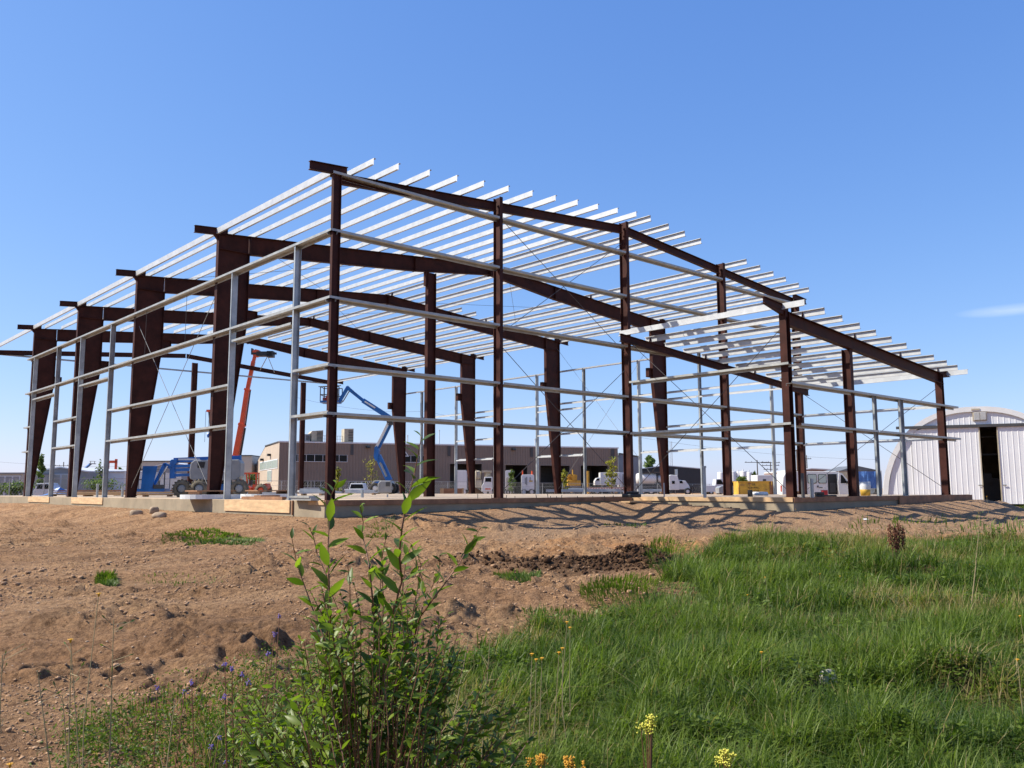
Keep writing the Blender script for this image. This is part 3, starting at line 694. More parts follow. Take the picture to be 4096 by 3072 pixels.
# fence
def fence(a,b,label,hz=None):
    """a,b=(u,depth,vtop)"""
    A_=place(a[0],a[1]);B_=place(b[0],b[1]); t=thing('chain_link_fence',label,'fence',A_,0)
    A0=np.array([0,0,0.]);B0=np.array([B_[0]-A_[0],B_[1]-A_[1],0]); zg=A_[2]; zt0=zat(a[2],a[1])-zg; zt1=zat(b[2],b[1])-zg
    Ln=np.linalg.norm(B0); n=int(Ln/3)
    for i in range(n+1):
        f=i/n;P=B0*f;MB().cyl((P[0],P[1],0),(P[0],P[1],zt0+(zt1-zt0)*f),.035,n=6).build('post',WIRE,t)
    MB().cyl((0,0,zt0),(B0[0],B0[1],zt1),.025,n=6).build('top_rail',WIRE,t)
    MB().cyl((0,0,zt0*.72),(B0[0],B0[1],zt1*.72),.012,n=4).build('mid_rail',WIRE,t)
    mb=MB(); m=int(Ln/.26); sgn=1
    for i in range(m):
        for sgn in (1,-1):
            f0=i/m; f1=f0+sgn*1.4/Ln
            if 0<=f1<=1:
                P=B0*f0;Q=B0*f1; mb.cyl((P[0],P[1],.02),(Q[0],Q[1],zt0+(zt1-zt0)*f1),.003,n=3,cap=False)
    mb.build('wire_mesh',WIRE,t)
fence((-260,64,1904),(1000,94,1914),'chain link fence with two rails behind the left end of the slab')
fence((1010,96,1920),(1990,108,1928),'chain link fence running in front of the brown warehouse windows')
fence((2000,110,1931),(2960,128,1941),'chain link fence in front of the parked trucks')
# ---- brown warehouse
BA=place(1118,130,-.6); dirx=_R*.913+_F*.408; diry=-_R*.408+_F*.913
brz=math.atan2(dirx[1],dirx[0])
BW=thing('brown_warehouse','long brown ribbed metal warehouse with dark bay doors and a beige gable end','building',BA,brz)
def fac(u,v):
    """photo pixel on the warehouse front -> (x along front, height)"""
    n=diry; r=_F2+_R3*(u-2048)/FPX+_U3*(1536-v)/FPX; t=(n@(BA-CAM))/(n@r); P=CAM+t*r
    return float((P-BA)@dirx), float(P[2]-BA[2])
def ribs(mb,x0,x1,z0,z1,y,pitch=.4,dp=.05,holes=()):
    """ribbed cladding facing -y with rectangular openings"""
    x=x0
    while x<x1-1e-6:
        xe=min(x+pitch,x1); spans=[(z0,z1)]
        xm=(x+xe)/2
        for hx0,hx1,hz0,hz1 in holes:
            if hx0<xm<hx1:
                spans=[s for a,b in spans for s in ((a,min(b,hz0)),(max(a,hz1),b)) if s[1]-s[0]>.02]
        for a,b in spans:
            q=pitch
            P=[(x,y),(x+.25*q,y),(x+.32*q,y-dp),(x+.5*q,y-dp),(x+.57*q,y),(xe,y)]
            vs=[(p[0],p[1],a) for p in P]+[(p[0],p[1],b) for p in P]
            mb.add(vs,[(i,i+1,i+7,i+6) for i in range(5)])
        x=xe
LW=58.7; H=8.15
doors=[(1799,1927,1855),(2021,2112,1860),(2160,2278,1862),(2322,2433,1862)]
holes=[]
for a,b,v in doors:
    xa,za=fac(a,v);xb,_=fac(b,v); holes.append((xa,xb,0,za))
wins=[(1158,1388,1818,1847,7,'upper'),(1613,1701,1823,1849,3,'upper'),(1205,1308,1924,1950,4,'lower'),(1395,1470,1927,1950,3,'lower')]
mb=MB(); ribs(mb,0,LW,0,H-.15,0,.46,.06,holes); mb.build('ribbed_wall',BROWNM,BW)
mb=MB(); yb=28
E0=(-0.0,0);  # end wall plan: straight back
vs=[(0,.02,0),(0,yb,0),(0,yb,4.6),(0,yb*.52,7.9),(0,.02,H-.1)]; mb.add(vs,[(4,3,2,1,0)]); mb.build('end_wall',BEIGE,BW)
mb=MB(); mb.add([(0,0,H-.1),(LW,0,H-.1),(LW,yb*.5,H),(0,yb*.5,H),(LW,yb,4.6),(0,yb,4.6),(LW,yb,0),(0,yb,0)],[(0,1,2,3),(3,2,4,5),(5,4,6,7)]); mb.add([(LW,.02,0),(LW,yb,0),(LW,yb,4.6),(LW,yb*.5,H),(LW,.02,H-.1)],[(0,1,2,3,4)]); mb.build('roof',GREYM,BW)
MB().box(-.1,LW+.15,-.12,.1,H-.15,H+.06).build('roof_trim',OFFW,BW)
mb=MB(); mb.box(-.12,0.02,0.1,yb*.5,H-.12,H+.05); mb.build('roof_trim',DGREY,BW)
for k,(xa,xb,_,zt) in enumerate(holes):
    mb=MB(); mb.box(xa,xb,6.0,6.1,0,zt); mb.box(xa-.05,xa,0.03,6,0,zt); mb.box(xb,xb+.05,.03,6,0,zt); mb.box(xa,xb,.03,6,zt,zt+.05)
    d=mb.build('bay_door',DGREY,BW); MB().box(xa-.15,xa,-.08,.03,0,zt+.15).box(xb,xb+.15,-.08,.03,0,zt+.15).box(xa,xb,-.08,.03,zt,zt+.15).build('frame',BROWNM,d)
for a,b,v0,v1,n,_ in wins:
    xa,z1=fac(a,v0);xb,z0=fac(b,v1)
    f=MB(); f.box(xa-.04,xb+.04,-.1,-.07,z1,z1+.03).box(xa-.06,xb+.06,-.13,-.07,z0-.07,z0)
    for i in range(n+1):
        xx=xa+(xb-xa)*i/n; f.box(xx-.03,xx+.03,-.11,-.07,z0,z1)
    w_=f.build('window',OFFW,BW); MB().box(xa,xb,-.09,-.065,z0,z1).build('pane',GLASS,w_)
for u0,u1,v1 in ((1402,1413,1820),(1790,1800,1825),(2120,2131,1828),(2443,2456,1832)):
    xa,_=fac(u0,1800);xb,z0=fac(u1,v1); MB().box(xa,xb,-.16,-.065,z0,H-.3).build('downspout',DGREY,BW)
for u,v in ((1470,1788),(2052,1797)):
    xa,z0=fac(u,v); MB().box(xa-.3,xa+.3,-.45,-.07,z0-.18,z0+.15).prismx([(-.75,z0-.1),(-.45,z0-.18),(-.45,z0+.15)],xa-.25,xa+.25).build('wall_light',BLACK,BW)
# triangle emblem
xa,z0=fac(1611,1826);xb,z1=fac(1633,1798); xm=(xa+xb)/2-.25
def ring(mb,P,Q,y0,y1):
    n=len(P)
    for i in range(n):
        j=(i+1)%n; mb.prism([P[i],P[j],Q[j],Q[i]],y0,y1)
o=MB(); ring(o,[(xa,z0),(xb+.1,z0),(xm,z1)],[(xa+.22,z0+.14),(xb-.15,z0+.14),(xm,z1-.3)],-.14,-.10); o=o.build('emblem',OFFW,BW)
MB().prism([(xa+.3,z0+.18),(xb-.22,z0+.18),(xm,z1-.42)],-.12,-.08).prism([(xm-.1,z0+.2),(xm+.35,z0+.2),(xm+.1,z0+.55)],-.13,-.12).build('emblem_field',DGREY,o)
# end wall windows and lamps (local x=0 plane)
mb=MB(); mb.box(-.06,-.02,1.0,19.5,4.15,5.6); p=mb.build('window',OFFW,BW); MB().box(-.09,-.065,1.2,7.0,4.3,5.45).box(-.09,-.065,7.3,12.2,4.3,5.45).box(-.09,-.065,12.6,19.2,4.3,5.45).build('pane',PGLASS,p)
mb=MB(); mb.box(-.06,-.02,6.5,11.0,2.2,4.0); p=mb.build('window',OFFW,BW); MB().box(-.09,-.065,6.7,8.6,2.3,3.9).box(-.09,-.065,8.9,10.8,2.3,3.9).build('pane',PGLASS,p)
for y,z in ((8.4,6.4),(16,5.9)): MB().box(-.5,-.03,y-.5,y+.5,z-.15,z+.2).build('wall_light',BLACK,BW)
# rooftop units
def roofunit(u0,u1,v0,v1,label,slant=False,m=TAN):
    xa,_=fac(u0,1750);xb,z0=fac(u1,v1);_,z1=fac(u0,v0); P=BA+dirx*((xa+xb)/2)+diry*2.0; P=np.array([P[0],P[1],BA[2]+H-.05]); w2=(xb-xa)/2; h=z1-H+.2
    t=thing('rooftop_unit',label,'air conditioning unit',P,brz,'units on the warehouse roof')
    if slant: MB().prism([(-w2,.25),(w2,.25),(w2,h),(-w2*.9,h*.92),(-w2*1.25,h*.72),(-w2,h*.66)],-1,1).build('housing',m,t)
    else: MB().prism([(-w2,.2),(w2,.2),(w2,h),(w2*1.12,h),(w2*.95,h*1.02),(-w2,h)],-1,1).build('housing',m,t)
    MB().box(-w2,w2,-.9,.9,0,.25).build('curb',DGREY,t)
    g=MB(); 
    for i in range(7): g.box(-w2*.1,w2*.92,-1.04,-1.0,.35+(h-.5)*i/7,.35+(h-.5)*(i+.6)/7)
    g.build('louvre',DGREY,t)
roofunit(1251,1298,1722,1750,'tan rooftop air unit with a hooded side at the left end of the warehouse roof',True)
roofunit(1383,1420,1717,1750,'boxy rooftop air unit with a dark grille, right of the roof railing')
roofunit(1216,1246,1739,1750,'low flat rooftop box at the left of the warehouse roof',False,GREYM)
xa,_=fac(1300,1750);xb,_=fac(1382,1750); P=BA+dirx*xa+diry*2.; t=thing('roof_railing','thin pipe railing between the two large rooftop units','railing',(P[0],P[1],BA[2]+H),brz)
for i in range(9): x=(xb-xa)*i/8; MB().cyl((x,0,0),(x,0,1.1),.03,n=5).build('post',WIRE,t)
MB().cyl((0,0,1.1),(xb-xa,0,1.1),.03,n=5).cyl((0,0,.6),(xb-xa,0,.6),.02,n=5).build('rail',WIRE,t)
for u,h in ((1660,1.6),(1789,2.6),(2035,1.2),(2180,1.5)):
    xa,_=fac(u,1760); P=BA+dirx*xa+diry*4; o=MB().cyl((0,0,0),(0,0,h),.09,n=8).cyl((0,0,h),(0,0,h+.12),.14,n=8).build('roof_vent_pipe',OFFW); o.location=(P[0],P[1],BA[2]+H-.1); tag(o,{1660:'short vent pipe at the left on the warehouse roof',1789:'tallest thin vent pipe on the warehouse roof',2035:'lowest vent pipe near the middle of the warehouse roof',2180:'vent pipe towards the right end of the warehouse roof'}[u],'vent pipe','vent pipes on the warehouse roof')
# generic plain sheds
def shed(name,u0,u1,v0,depth,label,m,vr=None,ur=None,deep=14,trim=OFFW,dirs=0,zb=-.6,door=None,roofm=None):
    """box building whose front faces the viewer; vr, ur give a ridge pixel"""
    A_=place(u0,depth,zb); t=thing(name,label,'building',A_,RZ+dirs); Lx=px(u1-u0,depth)/max(.2,math.cos(dirs)); h=zat(v0,depth)-zb
    prof=[(0,0),(Lx,0),(Lx,h)]+([(px(ur-u0,depth),zat(vr,depth)-zb)] if ur else [])+[(0,h)]
    mb=MB(); mb.prism(prof,0,deep) ; mb.build('wall',m,t)
    n=len(prof); 
    for i in range(2,n-1):
        (xa,za),(xb,zb_)=prof[i],prof[i+1]
        MB().prism([(xb-.0,zb_+.02),(xa+.0,za+.02),(xa,za+.18),(xb,zb_+.18)],-.2,deep+.1).build('roof',roofm or trim,t)
    if door:
        for d0,d1,vt,mm in door:
            xa=px(d0-u0,depth);xb=px(d1-u0,depth);hh=zat(vt,depth)-zb; MB().box(xa,xb,-.05,.03,0,hh).build('door',mm,t)
            MB().box(xa-.12,xa,-.08,.03,0,hh+.1).box(xb,xb+.12,-.08,.03,0,hh+.1).box(xa,xb,-.08,.03,hh,hh+.1).build('door_frame',OFFW,t)
    return t
REDP2=mat('dull_red_cladding',(.30,.20,.17),.6)
shed('storage_shed',-180,103,1890,105,'long low white storage shed with garage doors at the far left',CREAM,deep=10,door=[(u,u+24,1900,GREYM) for u in (-150,-120,-90,-60,-30,4,34,64)],roofm=GREYM)
shed('storage_shed',140,360,1884,112,'grey storage shed with a shallow peaked roof left of the blue boom lift',GREYM,vr=1867,ur=250,deep=22,door=[(222,250,1893,CREAM),(256,280,1893,CREAM)])
shed('storage_shed',352,505,1884,116,'low white shed with a flat roof behind the second frame column',OFFW,deep=20,door=[(356,384,1897,GREYM)])
shed('cream_warehouse',566,1012,1843,170,'wide cream warehouse behind the folded blue boom lift',CREAM,deep=30,roofm=DGREY)
shed('grey_shed',600,800,1868,150,'grey shed roof in front of the cream warehouse',GREYM,vr=1850,ur=690,deep=12)
shed('cream_annex',940,1010,1822,150,'cream building end with dark roof edge left of the brown warehouse',CREAM,deep=20,roofm=DGREY)
shed('grey_annex',2470,2560,1832,165,'low grey annex joined to the right end of the brown warehouse',GREYM,vr=1818,ur=2475,deep=20,roofm=DGREY)
shed('charcoal_warehouse',2560,2800,1880,175,'dark charcoal warehouse with a shallow pale roof behind the tanker truck',CHAR,vr=1867,ur=2655,deep=40)
shed('white_shop',3150,3440,1893,140,'low white roofed shop behind the white van',REDP2,vr=1882,ur=3240,deep=14,roofm=WHITE)
# storage tanks
T0=None
for i,(u,v,w_) in enumerate(((2877,1892,26),(2901,1890,26),(2925,1888,26),(2966,1888,26),(2990,1892,22),(2948,1890,24))):
    d=260+8*(i%3); P=place(u,d,-.6); r=px(w_,d)/2; h=zat(v,d)+.6
    t=thing('storage_tank',['leftmost tall white storage tank on the horizon','second tall white storage tank from the left on the horizon','third tall white storage tank from the left on the horizon','tall white storage tank just right of the third gable column','smallest white storage tank at the right end of the row','white storage tank partly hidden behind the third gable column'][i],'tank',P,0,'white storage tanks on the horizon')
    MB().lathe([(r,0),(r,h*.96),(r*.96,h*.98),(.01,h)],(0,0,0),20).build('shell',WHITE,t,True)
    MB().cyl((0,0,h),(0,0,h+.5),.2,n=6).cyl((-r*.6,0,h*.97),(-r*.6,0,h*1.04),.12,n=5).build('vent',OFFW,t)
    MB().cyl((r*.7,-r*.75,0),(r*.7,-r*.75,h),.08,n=4).build('ladder',GREYM,t)
# Quonset hut
qd=52; QP=place(3905,qd,-.72); Q=thing('quonset_hut','large white arched metal hut with sliding doors standing slightly open','hut',QP,RZ-.40)
Rr_=5.36; Hq=zat(1634,qd)+.72; 
def arch(f=1.0,n=40,grow=0):
    P=[]
    for i in range(n+1):
        a=math.pi*i/n; c=math.cos(a);s_=math.sin(a)
        P.append((-(abs(c)**.86)*np.sign(c)*(Rr_+grow)*f,(s_**.93)*(Hq+grow)*f))
    return P
out_=arch();inn=arch(grow=-.30);mb=MB()
n=len(out_);dq=16
# shell with shallow ribs
ys=[i*.3 for i in range(int(dq/.3)+1)]
vs=[];fs=[]
for j,y in enumerate(ys):
    gq=0 if j%2==0 else -.045
    for p in arch(grow=gq): vs.append((p[0],y,p[1]))
for j in range(len(ys)-1):
    for i in range(n-1): fs.append((j*n+i,j*n+i+1,(j+1)*n+i+1,(j+1)*n+i))
HUTW=mat('hut_panel',(.80,.81,.83),.5,0,.8,.04); MB().add(vs,fs).build('arched_shell',WHITE,Q)
mb=MB()
for i in range(n-1): mb.prism([out_[i],out_[i+1],inn[i+1],inn[i]],-.12,.02)
mb.build('arch_trim',WHITE,Q)
def archz(x):
    best=0
    for (xa,za),(xb,zb) in zip(inn[:-1],inn[1:]):
        if xa<=x<=xb: return za+(zb-za)*(x-xa)/(xb-xa+1e-9)
    return 0
zr_=zat(1716,qd)+.72; dx0=.17;dx1=1.07; 
mb=MB(); x=-Rr_+.35; pitch=.3
def strip(mb,x0,x1,za0,za1,zb0,zb1,y,dp=.012):
    P=[(0,0),(.55,0),(.62,-dp),(.75,-dp),(.82,0),(1,0)]
    vs=[(x0+(x1-x0)*p[0],y+p[1],za0+(za1-za0)*p[0]) for p in P]+[(x0+(x1-x0)*p[0],y+p[1],zb0+(zb1-zb0)*p[0]) for p in P]
    mb.add(vs,[(i,i+1,i+7,i+6) for i in range(5)])
mu=MB()
while x<Rr_-.35:
    xe=x+pitch; h0,h1=archz(x),archz(xe)
    if h0>zr_ and h1>zr_: strip(mu,x,xe,zr_,zr_,h0,h1,0)
    if x<-Rr_*.62 or x>Rr_*.62: strip(mb,x,xe,0,0,min(h0,zr_),min(h1,zr_),0)
    x=xe
mb.build('front_wall',HUTW,Q); mu.build('gable_wall',HUTW,Q)
for a,b,nm in ((-Rr_*.66,dx0,0),(dx1,Rr_*.7,1)):
    mb=MB(); x=a
    while x<b-.05: strip(mb,x,min(x+pitch,b),0.05,0.05,min(archz(x),zr_)-.03,min(archz(min(x+pitch,b)),zr_)-.03,-.1); x+=pitch
    d=mb.build('sliding_door',HUTW,Q)
    MB().box(*( (b-.06,b) if nm==0 else (a,a+.06)),-.14,-.04,.05,zr_).build('edge_trim',TAN,d)
    hxx=(b-.25) if nm==0 else (a+.12); MB().cyl((hxx,-.16,1.15),(hxx+.2,-.16,1.15),.025,n=5).build('handle',DGREY,d)
MB().box(-Rr_*.82,Rr_*1.1,-.22,-.12,zr_-.02,zr_+.12).box(-Rr_*.82,Rr_*1.1,-.2,-.0,zr_+.12,zr_+.15).build('door_track',DGREY,Q)
vz=zat(1672,qd)+.72; f=MB().box(-.15,.62,-.1,.0,vz-.28,vz+.28).build('vent',TAN,Q)
mb=MB()
for i in range(7): mb.box(-.08,.22,-.13,-.1,vz-.22+i*.065,vz-.185+i*.065).box(.26,.56,-.13,-.1,vz-.22+i*.065,vz-.185+i*.065)
mb.build('slat',OFFW,f)
MB().box(-.2,.25,-.15,-.12,zat(1645,qd)+.66,zat(1645,qd)+.76).build('name_plate',TAN,Q)
# inside, seen through the gap
MB().prism(arch(grow=.01),dq-.3,dq-.2).build('back_wall',TAN,Q)
mb=MB(); mb.box(dx0-1.2,dx1+1.0,3.2,4.6,0,1.6).box(dx0-.6,dx0+.8,3.0,3.3,1.3,1.9); o=mb.build('workbench',DGREY); o.location=QP;o.rotation_euler=(0,0,RZ-.40); tag(o,'dark cluttered bench inside the open door of the white arched hut','workbench')
for zz in (3.0,4.1): MB().box(dx0-1.5,dx1+1.2,2.6,2.7,zz,zz+.12).build('inner_girt',DGREY,Q)
# white van
vd=57; VP=place(3118,vd,-.72); V=thing('white_van','white passenger van parked with its front door open beside the arched hut','van',VP,RZ)
Lv=5.15; s_=px(1,vd)
body=[(0,.42),(.02,1.0),(.12,1.75),(.3,2.03),(.6,2.1),(3.55,2.1),(3.78,2.02),(4.28,1.42),(4.9,1.22),(5.12,1.0),(5.15,.42),(4.75,.42),(4.72,.66),(4.5,.8),(4.25,.8),(4.05,.66),(4.0,.42),(1.35,.42),(1.3,.66),(1.1,.8),(.85,.8),(.65,.66),(.6,.42)]
MB().prism(body,0,1.85).build('body',WHITE,V,bev=.03)
MB().box(3.02,3.62,-.012,.0,.5,1.93).build('doorway_shade',BLACK,V)  # flat black sheet on the solid body stands for the shaded doorway
MB().box(3.15,3.5,-.03,-.014,.75,1.35).build('seat',DGREY,V)
for a,b in ((1.72,2.28),(2.42,2.92)):
    o=MB().cbox(((a+b)/2,-.012,1.62),(b-a+.04,.02,.60),.05).build('side_window',BLACK,V); MB().cbox(((a+b)/2,-.026,1.62),(b-a-.03,.012,.53),.04).build('pane',PGLASS,o)
d=MB().prism([(3.56,.48),(4.22,.5),(4.25,1.38),(3.8,1.96),(3.6,2.0),(3.5,1.4)],-.5,-.44).build('front_door',OFFW,V); MB().prism([(3.68,1.32),(4.14,1.34),(3.8,1.85),(3.7,1.86)],-.515,-.5).build('window',GLASS,d); MB().cbox((4.1,-.6,1.38),(.16,.12,.16)).build('mirror',BLACK,d)
MB().prism([(3.84,2.0),(3.9,2.0),(4.42,1.42),(4.34,1.40)],.08,1.77).build('windscreen',GLASS,V)
MB().box(-.015,.02,.05,.25,.8,1.2).build('tail_light',REDP,V); MB().box(-.06,.05,.05,1.8,.42,.55).build('bumper',CHROME,V)
MB().cbox((2.35,-.02,1.12),(.1,.02,.12)).cbox((2.55,-.02,1.05),(.2,.03,.05)).build('door_handle',DGREY,V)
wheelset(V,[(.98,.14,.34),(4.37,.14,.34),(.98,1.7,.34),(4.37,1.7,.34)],.35,.22,rm=CHROME)
# yellow steel bin with stencilled writing
bd=66; P=place(2946,bd,-.7); B=thing('yellow_steel_bin','battered yellow steel bin with black stencilled writing','bin',P,RZ); wb=px(3070-2946,bd); hb=zat(1929,bd)+.7
MB().box(0,wb,0,1.5,0.05,hb).build('shell',YEL,B,bev=.02)
MB().box(-.04,wb+.04,-.05,.05,hb-.06,hb+.02).box(-.04,wb+.04,1.45,1.55,hb-.06,hb+.02).box(0,wb,-.05,0,0,.1).build('rim',YEL,B)
MB().box(wb,wb+.14,-.03,.12,0,hb).box(wb+.2,wb+.26,.0,.1,0,hb).build('corner_post',WOODD,B)
mb=MB()
MB().box(wb+.28,wb+.75,.35,1.2,0,hb).build('side_panel',YEL,B)
def text(body,size,loc,rot,parent,m,name='lettering',ext=.006):
    c=bpy.data.curves.new(name,'FONT'); c.body=body; c.size=size; c.extrude=ext; c.align_x='CENTER'
    o=bpy.data.objects.new(name,c); COL.objects.link(o); bpy.context.view_layer.update()
    dg=bpy.context.evaluated_depsgraph_get(); me=bpy.data.meshes.new_from_object(o.evaluated_get(dg)); bpy.data.objects.remove(o)
    o=bpy.data.objects.new(name,me); COL.objects.link(o); me.materials.append(m); o.location=loc; o.rotation_euler=rot; o.parent=parent; return o
for tx,zz,sz in (('DE',hb*.80,.20),('ROP-WELL',hb*.64,.19),('463  1717',hb*.48,.20)): text(tx,sz,(wb*.49,-.006,zz),(math.pi/2,0,0),B,BLACK)
mb=MB()
for a,b,c_,d_ in ((.05,.2,.8,.84),(.3,.42,.86,.92),(.12,.3,.1,.13),(.42,.5,.22,.27),(.55,.6,.2,.28),(.72,.78,.2,.26),(.86,.92,.58,.61),(.0,.03,.3,.7),(.35,.365,.55,.95)): mb.box(wb*a,wb*b,-.004,.0,hb*c_,hb*d_)
mb.build('rust_scars',WOODD,B)
# white office trailer
P=place(3022,95,-.6); t=thing('white_trailer','long white trailer behind the yellow steel bin','trailer',P,RZ); L_=px(3130-3022,95); h=zat(1904,95)+.6
MB().box(0,L_,0,2.6,.9,h).build('box',WHITE,t,bev=.04); MB().box(.6,.95,-.015,0,1.4,1.9).box(L_*.62,L_*.62+.5,-.015,0,1.4,1.9).build('window',DGREY,t); wheelset(t,[(L_*.7,.1,.45),(L_*.82,.1,.45)],.45,.25)
# tent with blue tarp
P=place(3345,72,-.65); t=thing('tarp_tent','tent of grey and blue tarpaulin beside the arched hut','tent',P,RZ); 
w1=px(3520-3345,72); zp=zat(1868,72)+.65; ze=zat(1890,72)+.65
MB().add([(0,0,ze),(w1*.42,0,zp),(w1,0,ze),(0,4,ze),(w1*.42,4,zp),(w1,4,ze)],[(0,1,4,3),(1,2,5,4),(0,2,1)]).build('roof_tarp',TARPG,t)
mb=MB(); N_=18
vs=[];fs=[]
for i in range(N_+1):
    for j,zz in enumerate((0,.5,1.,1.6,ze)): vs.append((w1*(.42+.55*i/N_),-.02+.09*math.sin(i*1.7+j)*(1-j/5)+.05*math.sin(i*.7),zz*min(1,1) if j<4 else ze-.02))
for i in range(N_):
    for j in range(4): a=i*5+j; fs.append((a,a+5,a+6,a+1))
mb.add(vs,fs).build('side_tarp',TARPB,t); MB().box(0,w1*.42,.0,.04,0,ze-.05).build('side_wall',TAN,t)
for x in (0,w1*.42,w1*.97): MB().cyl((x,-.05,0),(x,-.05,ze),.03,n=5).build('tent_pole',WIRE,t)
# power poles
def ppole(u,vt,depth,label,arms=((.04,1.2),(.1,1.2)),lean=0,xf=False):
    P=place(u,depth,-.6); h=zat(vt,depth)+.6; t=thing('power_pole',label,'power pole',P,RZ,'power poles on the horizon')
    MB().cyl((0,0,0),(lean,0,h),.17,.11,8).build('pole',POLE,t)
    for k,(f,wd) in enumerate(arms): MB().box(lean-wd,lean+wd,-.08,.08,h*(1-f)-.07,h*(1-f)+.07).build('crossarm',POLE,t)
    mb=MB()
    for f,wd in arms:
        for q in (-.9,-.45,.45,.9): mb.cyl((lean+q*wd,0,h*(1-f)+.07),(lean+q*wd,0,h*(1-f)+.3),.06,n=5)
    mb.build('insulator',DGREY,t)
    if xf: MB().lathe([(.01,0),(.3,0),(.32,.1),(.32,.9),(.01,1)],(lean+.4,0,h*.5),10).build('transformer',WIRE,t,True)
ppole(3024,1845,210,'power pole with one wide crossarm left of the other distant poles',((.07,3.0),))
ppole(3077,1852,220,'power pole with three stacked crossarms beside a lean-to door post',((.03,2.4),(.12,2.2),(.25,1.8)))
ppole(3184,1803,120,'thick pole carrying flood lamps and a pale transformer box behind the van',((.03,1.0),(.62,1.6)),xf=True)
ppole(3222,1826,230,'thin distant pole partly hidden by a lean-to column',((.1,1.2),))
ppole(3384,1868,300,'short distant pole with a crossarm above the tent',((.1,3.0),))
ppole(260,1843,230,'power pole with two crossarms above the grey storage shed',((.12,2.4),(.35,2.4)))
ppole(957,1806,190,'pair of dark posts with a crossarm behind the orange telehandler',((.1,1.6),))
def wirecable(pts,label):
    mb=MB(); 
    for a,b in zip(pts[:-1],pts[1:]):
        A_=at(*a);B_=at(*b);prev=None
        for i in range(9):
            f=i/8;q=A_+(B_-A_)*f-np.array([0,0,1.2*4*f*(1-f)])
            if prev is not None: mb.cyl(prev,q,.025,n=3,cap=False)
            prev=q
    o=mb.build('power_line',DGREY); tag(o,label,'cable')
wirecable([(-200,1828,240),(700,1862,230)],'thin sagging power line low in the sky at the left')
wirecable([(1180,1588,200),(1700,1645,205),(2500,1740,210),(3500,1838,230)],'long thin power line slanting down across the sky behind the frame')
# radio mast
P=place(2683,300,-.6); t=thing('radio_mast','tall thin lattice radio mast behind the charcoal warehouse','mast',P,0); h=zat(1770,300)+.6
for q in (0,2.09,4.19): MB().cyl((.5*math.cos(q),.5*math.sin(q),0),(.4*math.cos(q),.4*math.sin(q),h),.05,n=4).build('leg',WIRE,t)
mb=MB()
for i in range(int(h)): mb.cyl((.45,0,i),(-.25,.4,i+.5),.025,n=3).cyl((-.25,.4,i+.5),(-.25,-.4,i+1),.025,n=3)
mb.build('lattice',WIRE,t)
# trees
def tree(u,vt,depth,wpx,label,cat='tree',n=900,m=TREEL,vb=None,open_=.5,leaf=.12,name='young_tree',seed=1,skirt=.15):
    P=place(u,depth); h=zat(vt,depth)-P[2]; r=px(wpx,depth)/2; t=thing(name,label,cat,P,0)
    rg=np.random.default_rng(seed); mb=MB(); tips=[]
    mb.tube([(0,0,0),(.03*h,.01*h,h*.4),(.0,0,h*.93)],[.035*h**.6,.025*h**.6,.006],6)
    for i in range(22):
        z0=h*rg.uniform(.12 if skirt<.2 else .25,.85); a=rg.uniform(0,6.28); ln=r*rg.uniform(.5,1.1)*(1-.55*(z0/h)**2); z1=z0+ln*rg.uniform(.5,1.3); z1=min(z1,h)
        e=(math.cos(a)*ln,math.sin(a)*ln,z1); mb.tube([(0,0,z0),(e[0]*.5,e[1]*.5,(z0+z1)/2),e],[.012*h**.6,.008*h**.6,.003],4); tips.append((z0,e))
    mb.build('trunk',TRUNK,t)
    V=np.zeros((n,4,3));tint=np.zeros(n)
    for i in range(n):
        z0,e=tips[rg.integers(len(tips))]; f=rg.uniform(.3,1.1); c=np.array([e[0]*f,e[1]*f,z0+(e[2]-z0)*f])+rg.normal(0,r*.10,3)
        if rg.random()<.2: c=np.array([0,0,rg.uniform(.5,1)*h])+rg.normal(0,r*.12,3)
        a,b=rg.normal(0,1,3),rg.normal(0,1,3);a/=np.linalg.norm(a);b-=a*(a@b);b/=np.linalg.norm(b); s=leaf*rg.uniform(.6,1.3)
        V[i]=[c-a*s,c-b*s*.5,c+a*s,c+b*s*.5]; tint[i]=rg.random()
    F=np.arange(n*4).reshape(n,4); o=npmesh('crown',V.reshape(-1,3),F,m,{'tint':np.repeat(tint,4)}); o.parent=t; return t
tree(172,1812,95,54,'loose green young tree behind the left wall near the parked wagon',n=900,leaf=.16,seed=3)
tree(405,1832,105,44,'dark bare-branched young tree left of the second frame column',n=260,leaf=.14,seed=5)
tree(1353,1866,96,34,'slim yellowing young tree beside the near corner column',n=420,leaf=.15,m=YTREEL,seed=6)
tree(1487,1826,104,80,'sparse young tree in front of the warehouse beside the raised boom lift',n=330,leaf=.11,m=YTREEL,seed=7)
tree(2047,1878,112,42,'small bushy green tree between the white tank trailers',n=500,leaf=.18,seed=8)
tree(2254,1880,112,36,'narrow yellow green tree in front of the yellow machine',n=600,leaf=.16,m=YTREEL,seed=9)
tree(2442,1832,108,56,'slim yellow tree leaning before the white box truck',n=520,leaf=.16,m=YTREEL,seed=10)
tree(2598,1830,185,72,'full green tree rising behind the charcoal warehouse',n=2600,leaf=.35,seed=11,name='broadleaf_tree')
tree(3010,1892,190,30,'small dark tree left of the white trailer',n=500,leaf=.3,seed=12)
tree(487,1870,180,44,'low rounded dark tree on the horizon above the white shed',n=900,leaf=.4,seed=13)
tree(2960,1912,150,50,'low green bush behind the yellow steel bin',n=800,leaf=.25,seed=14,name='bush',cat='bush')
tree(1000,1890,140,60,'low mixed bush behind the orange telehandler',n=500,leaf=.2,seed=15,name='bush',cat='bush')
tree(60,1935,88,150,'tangle of weeds along the fence at the far left',n=1400,leaf=.14,seed=16,name='bush',cat='bush')
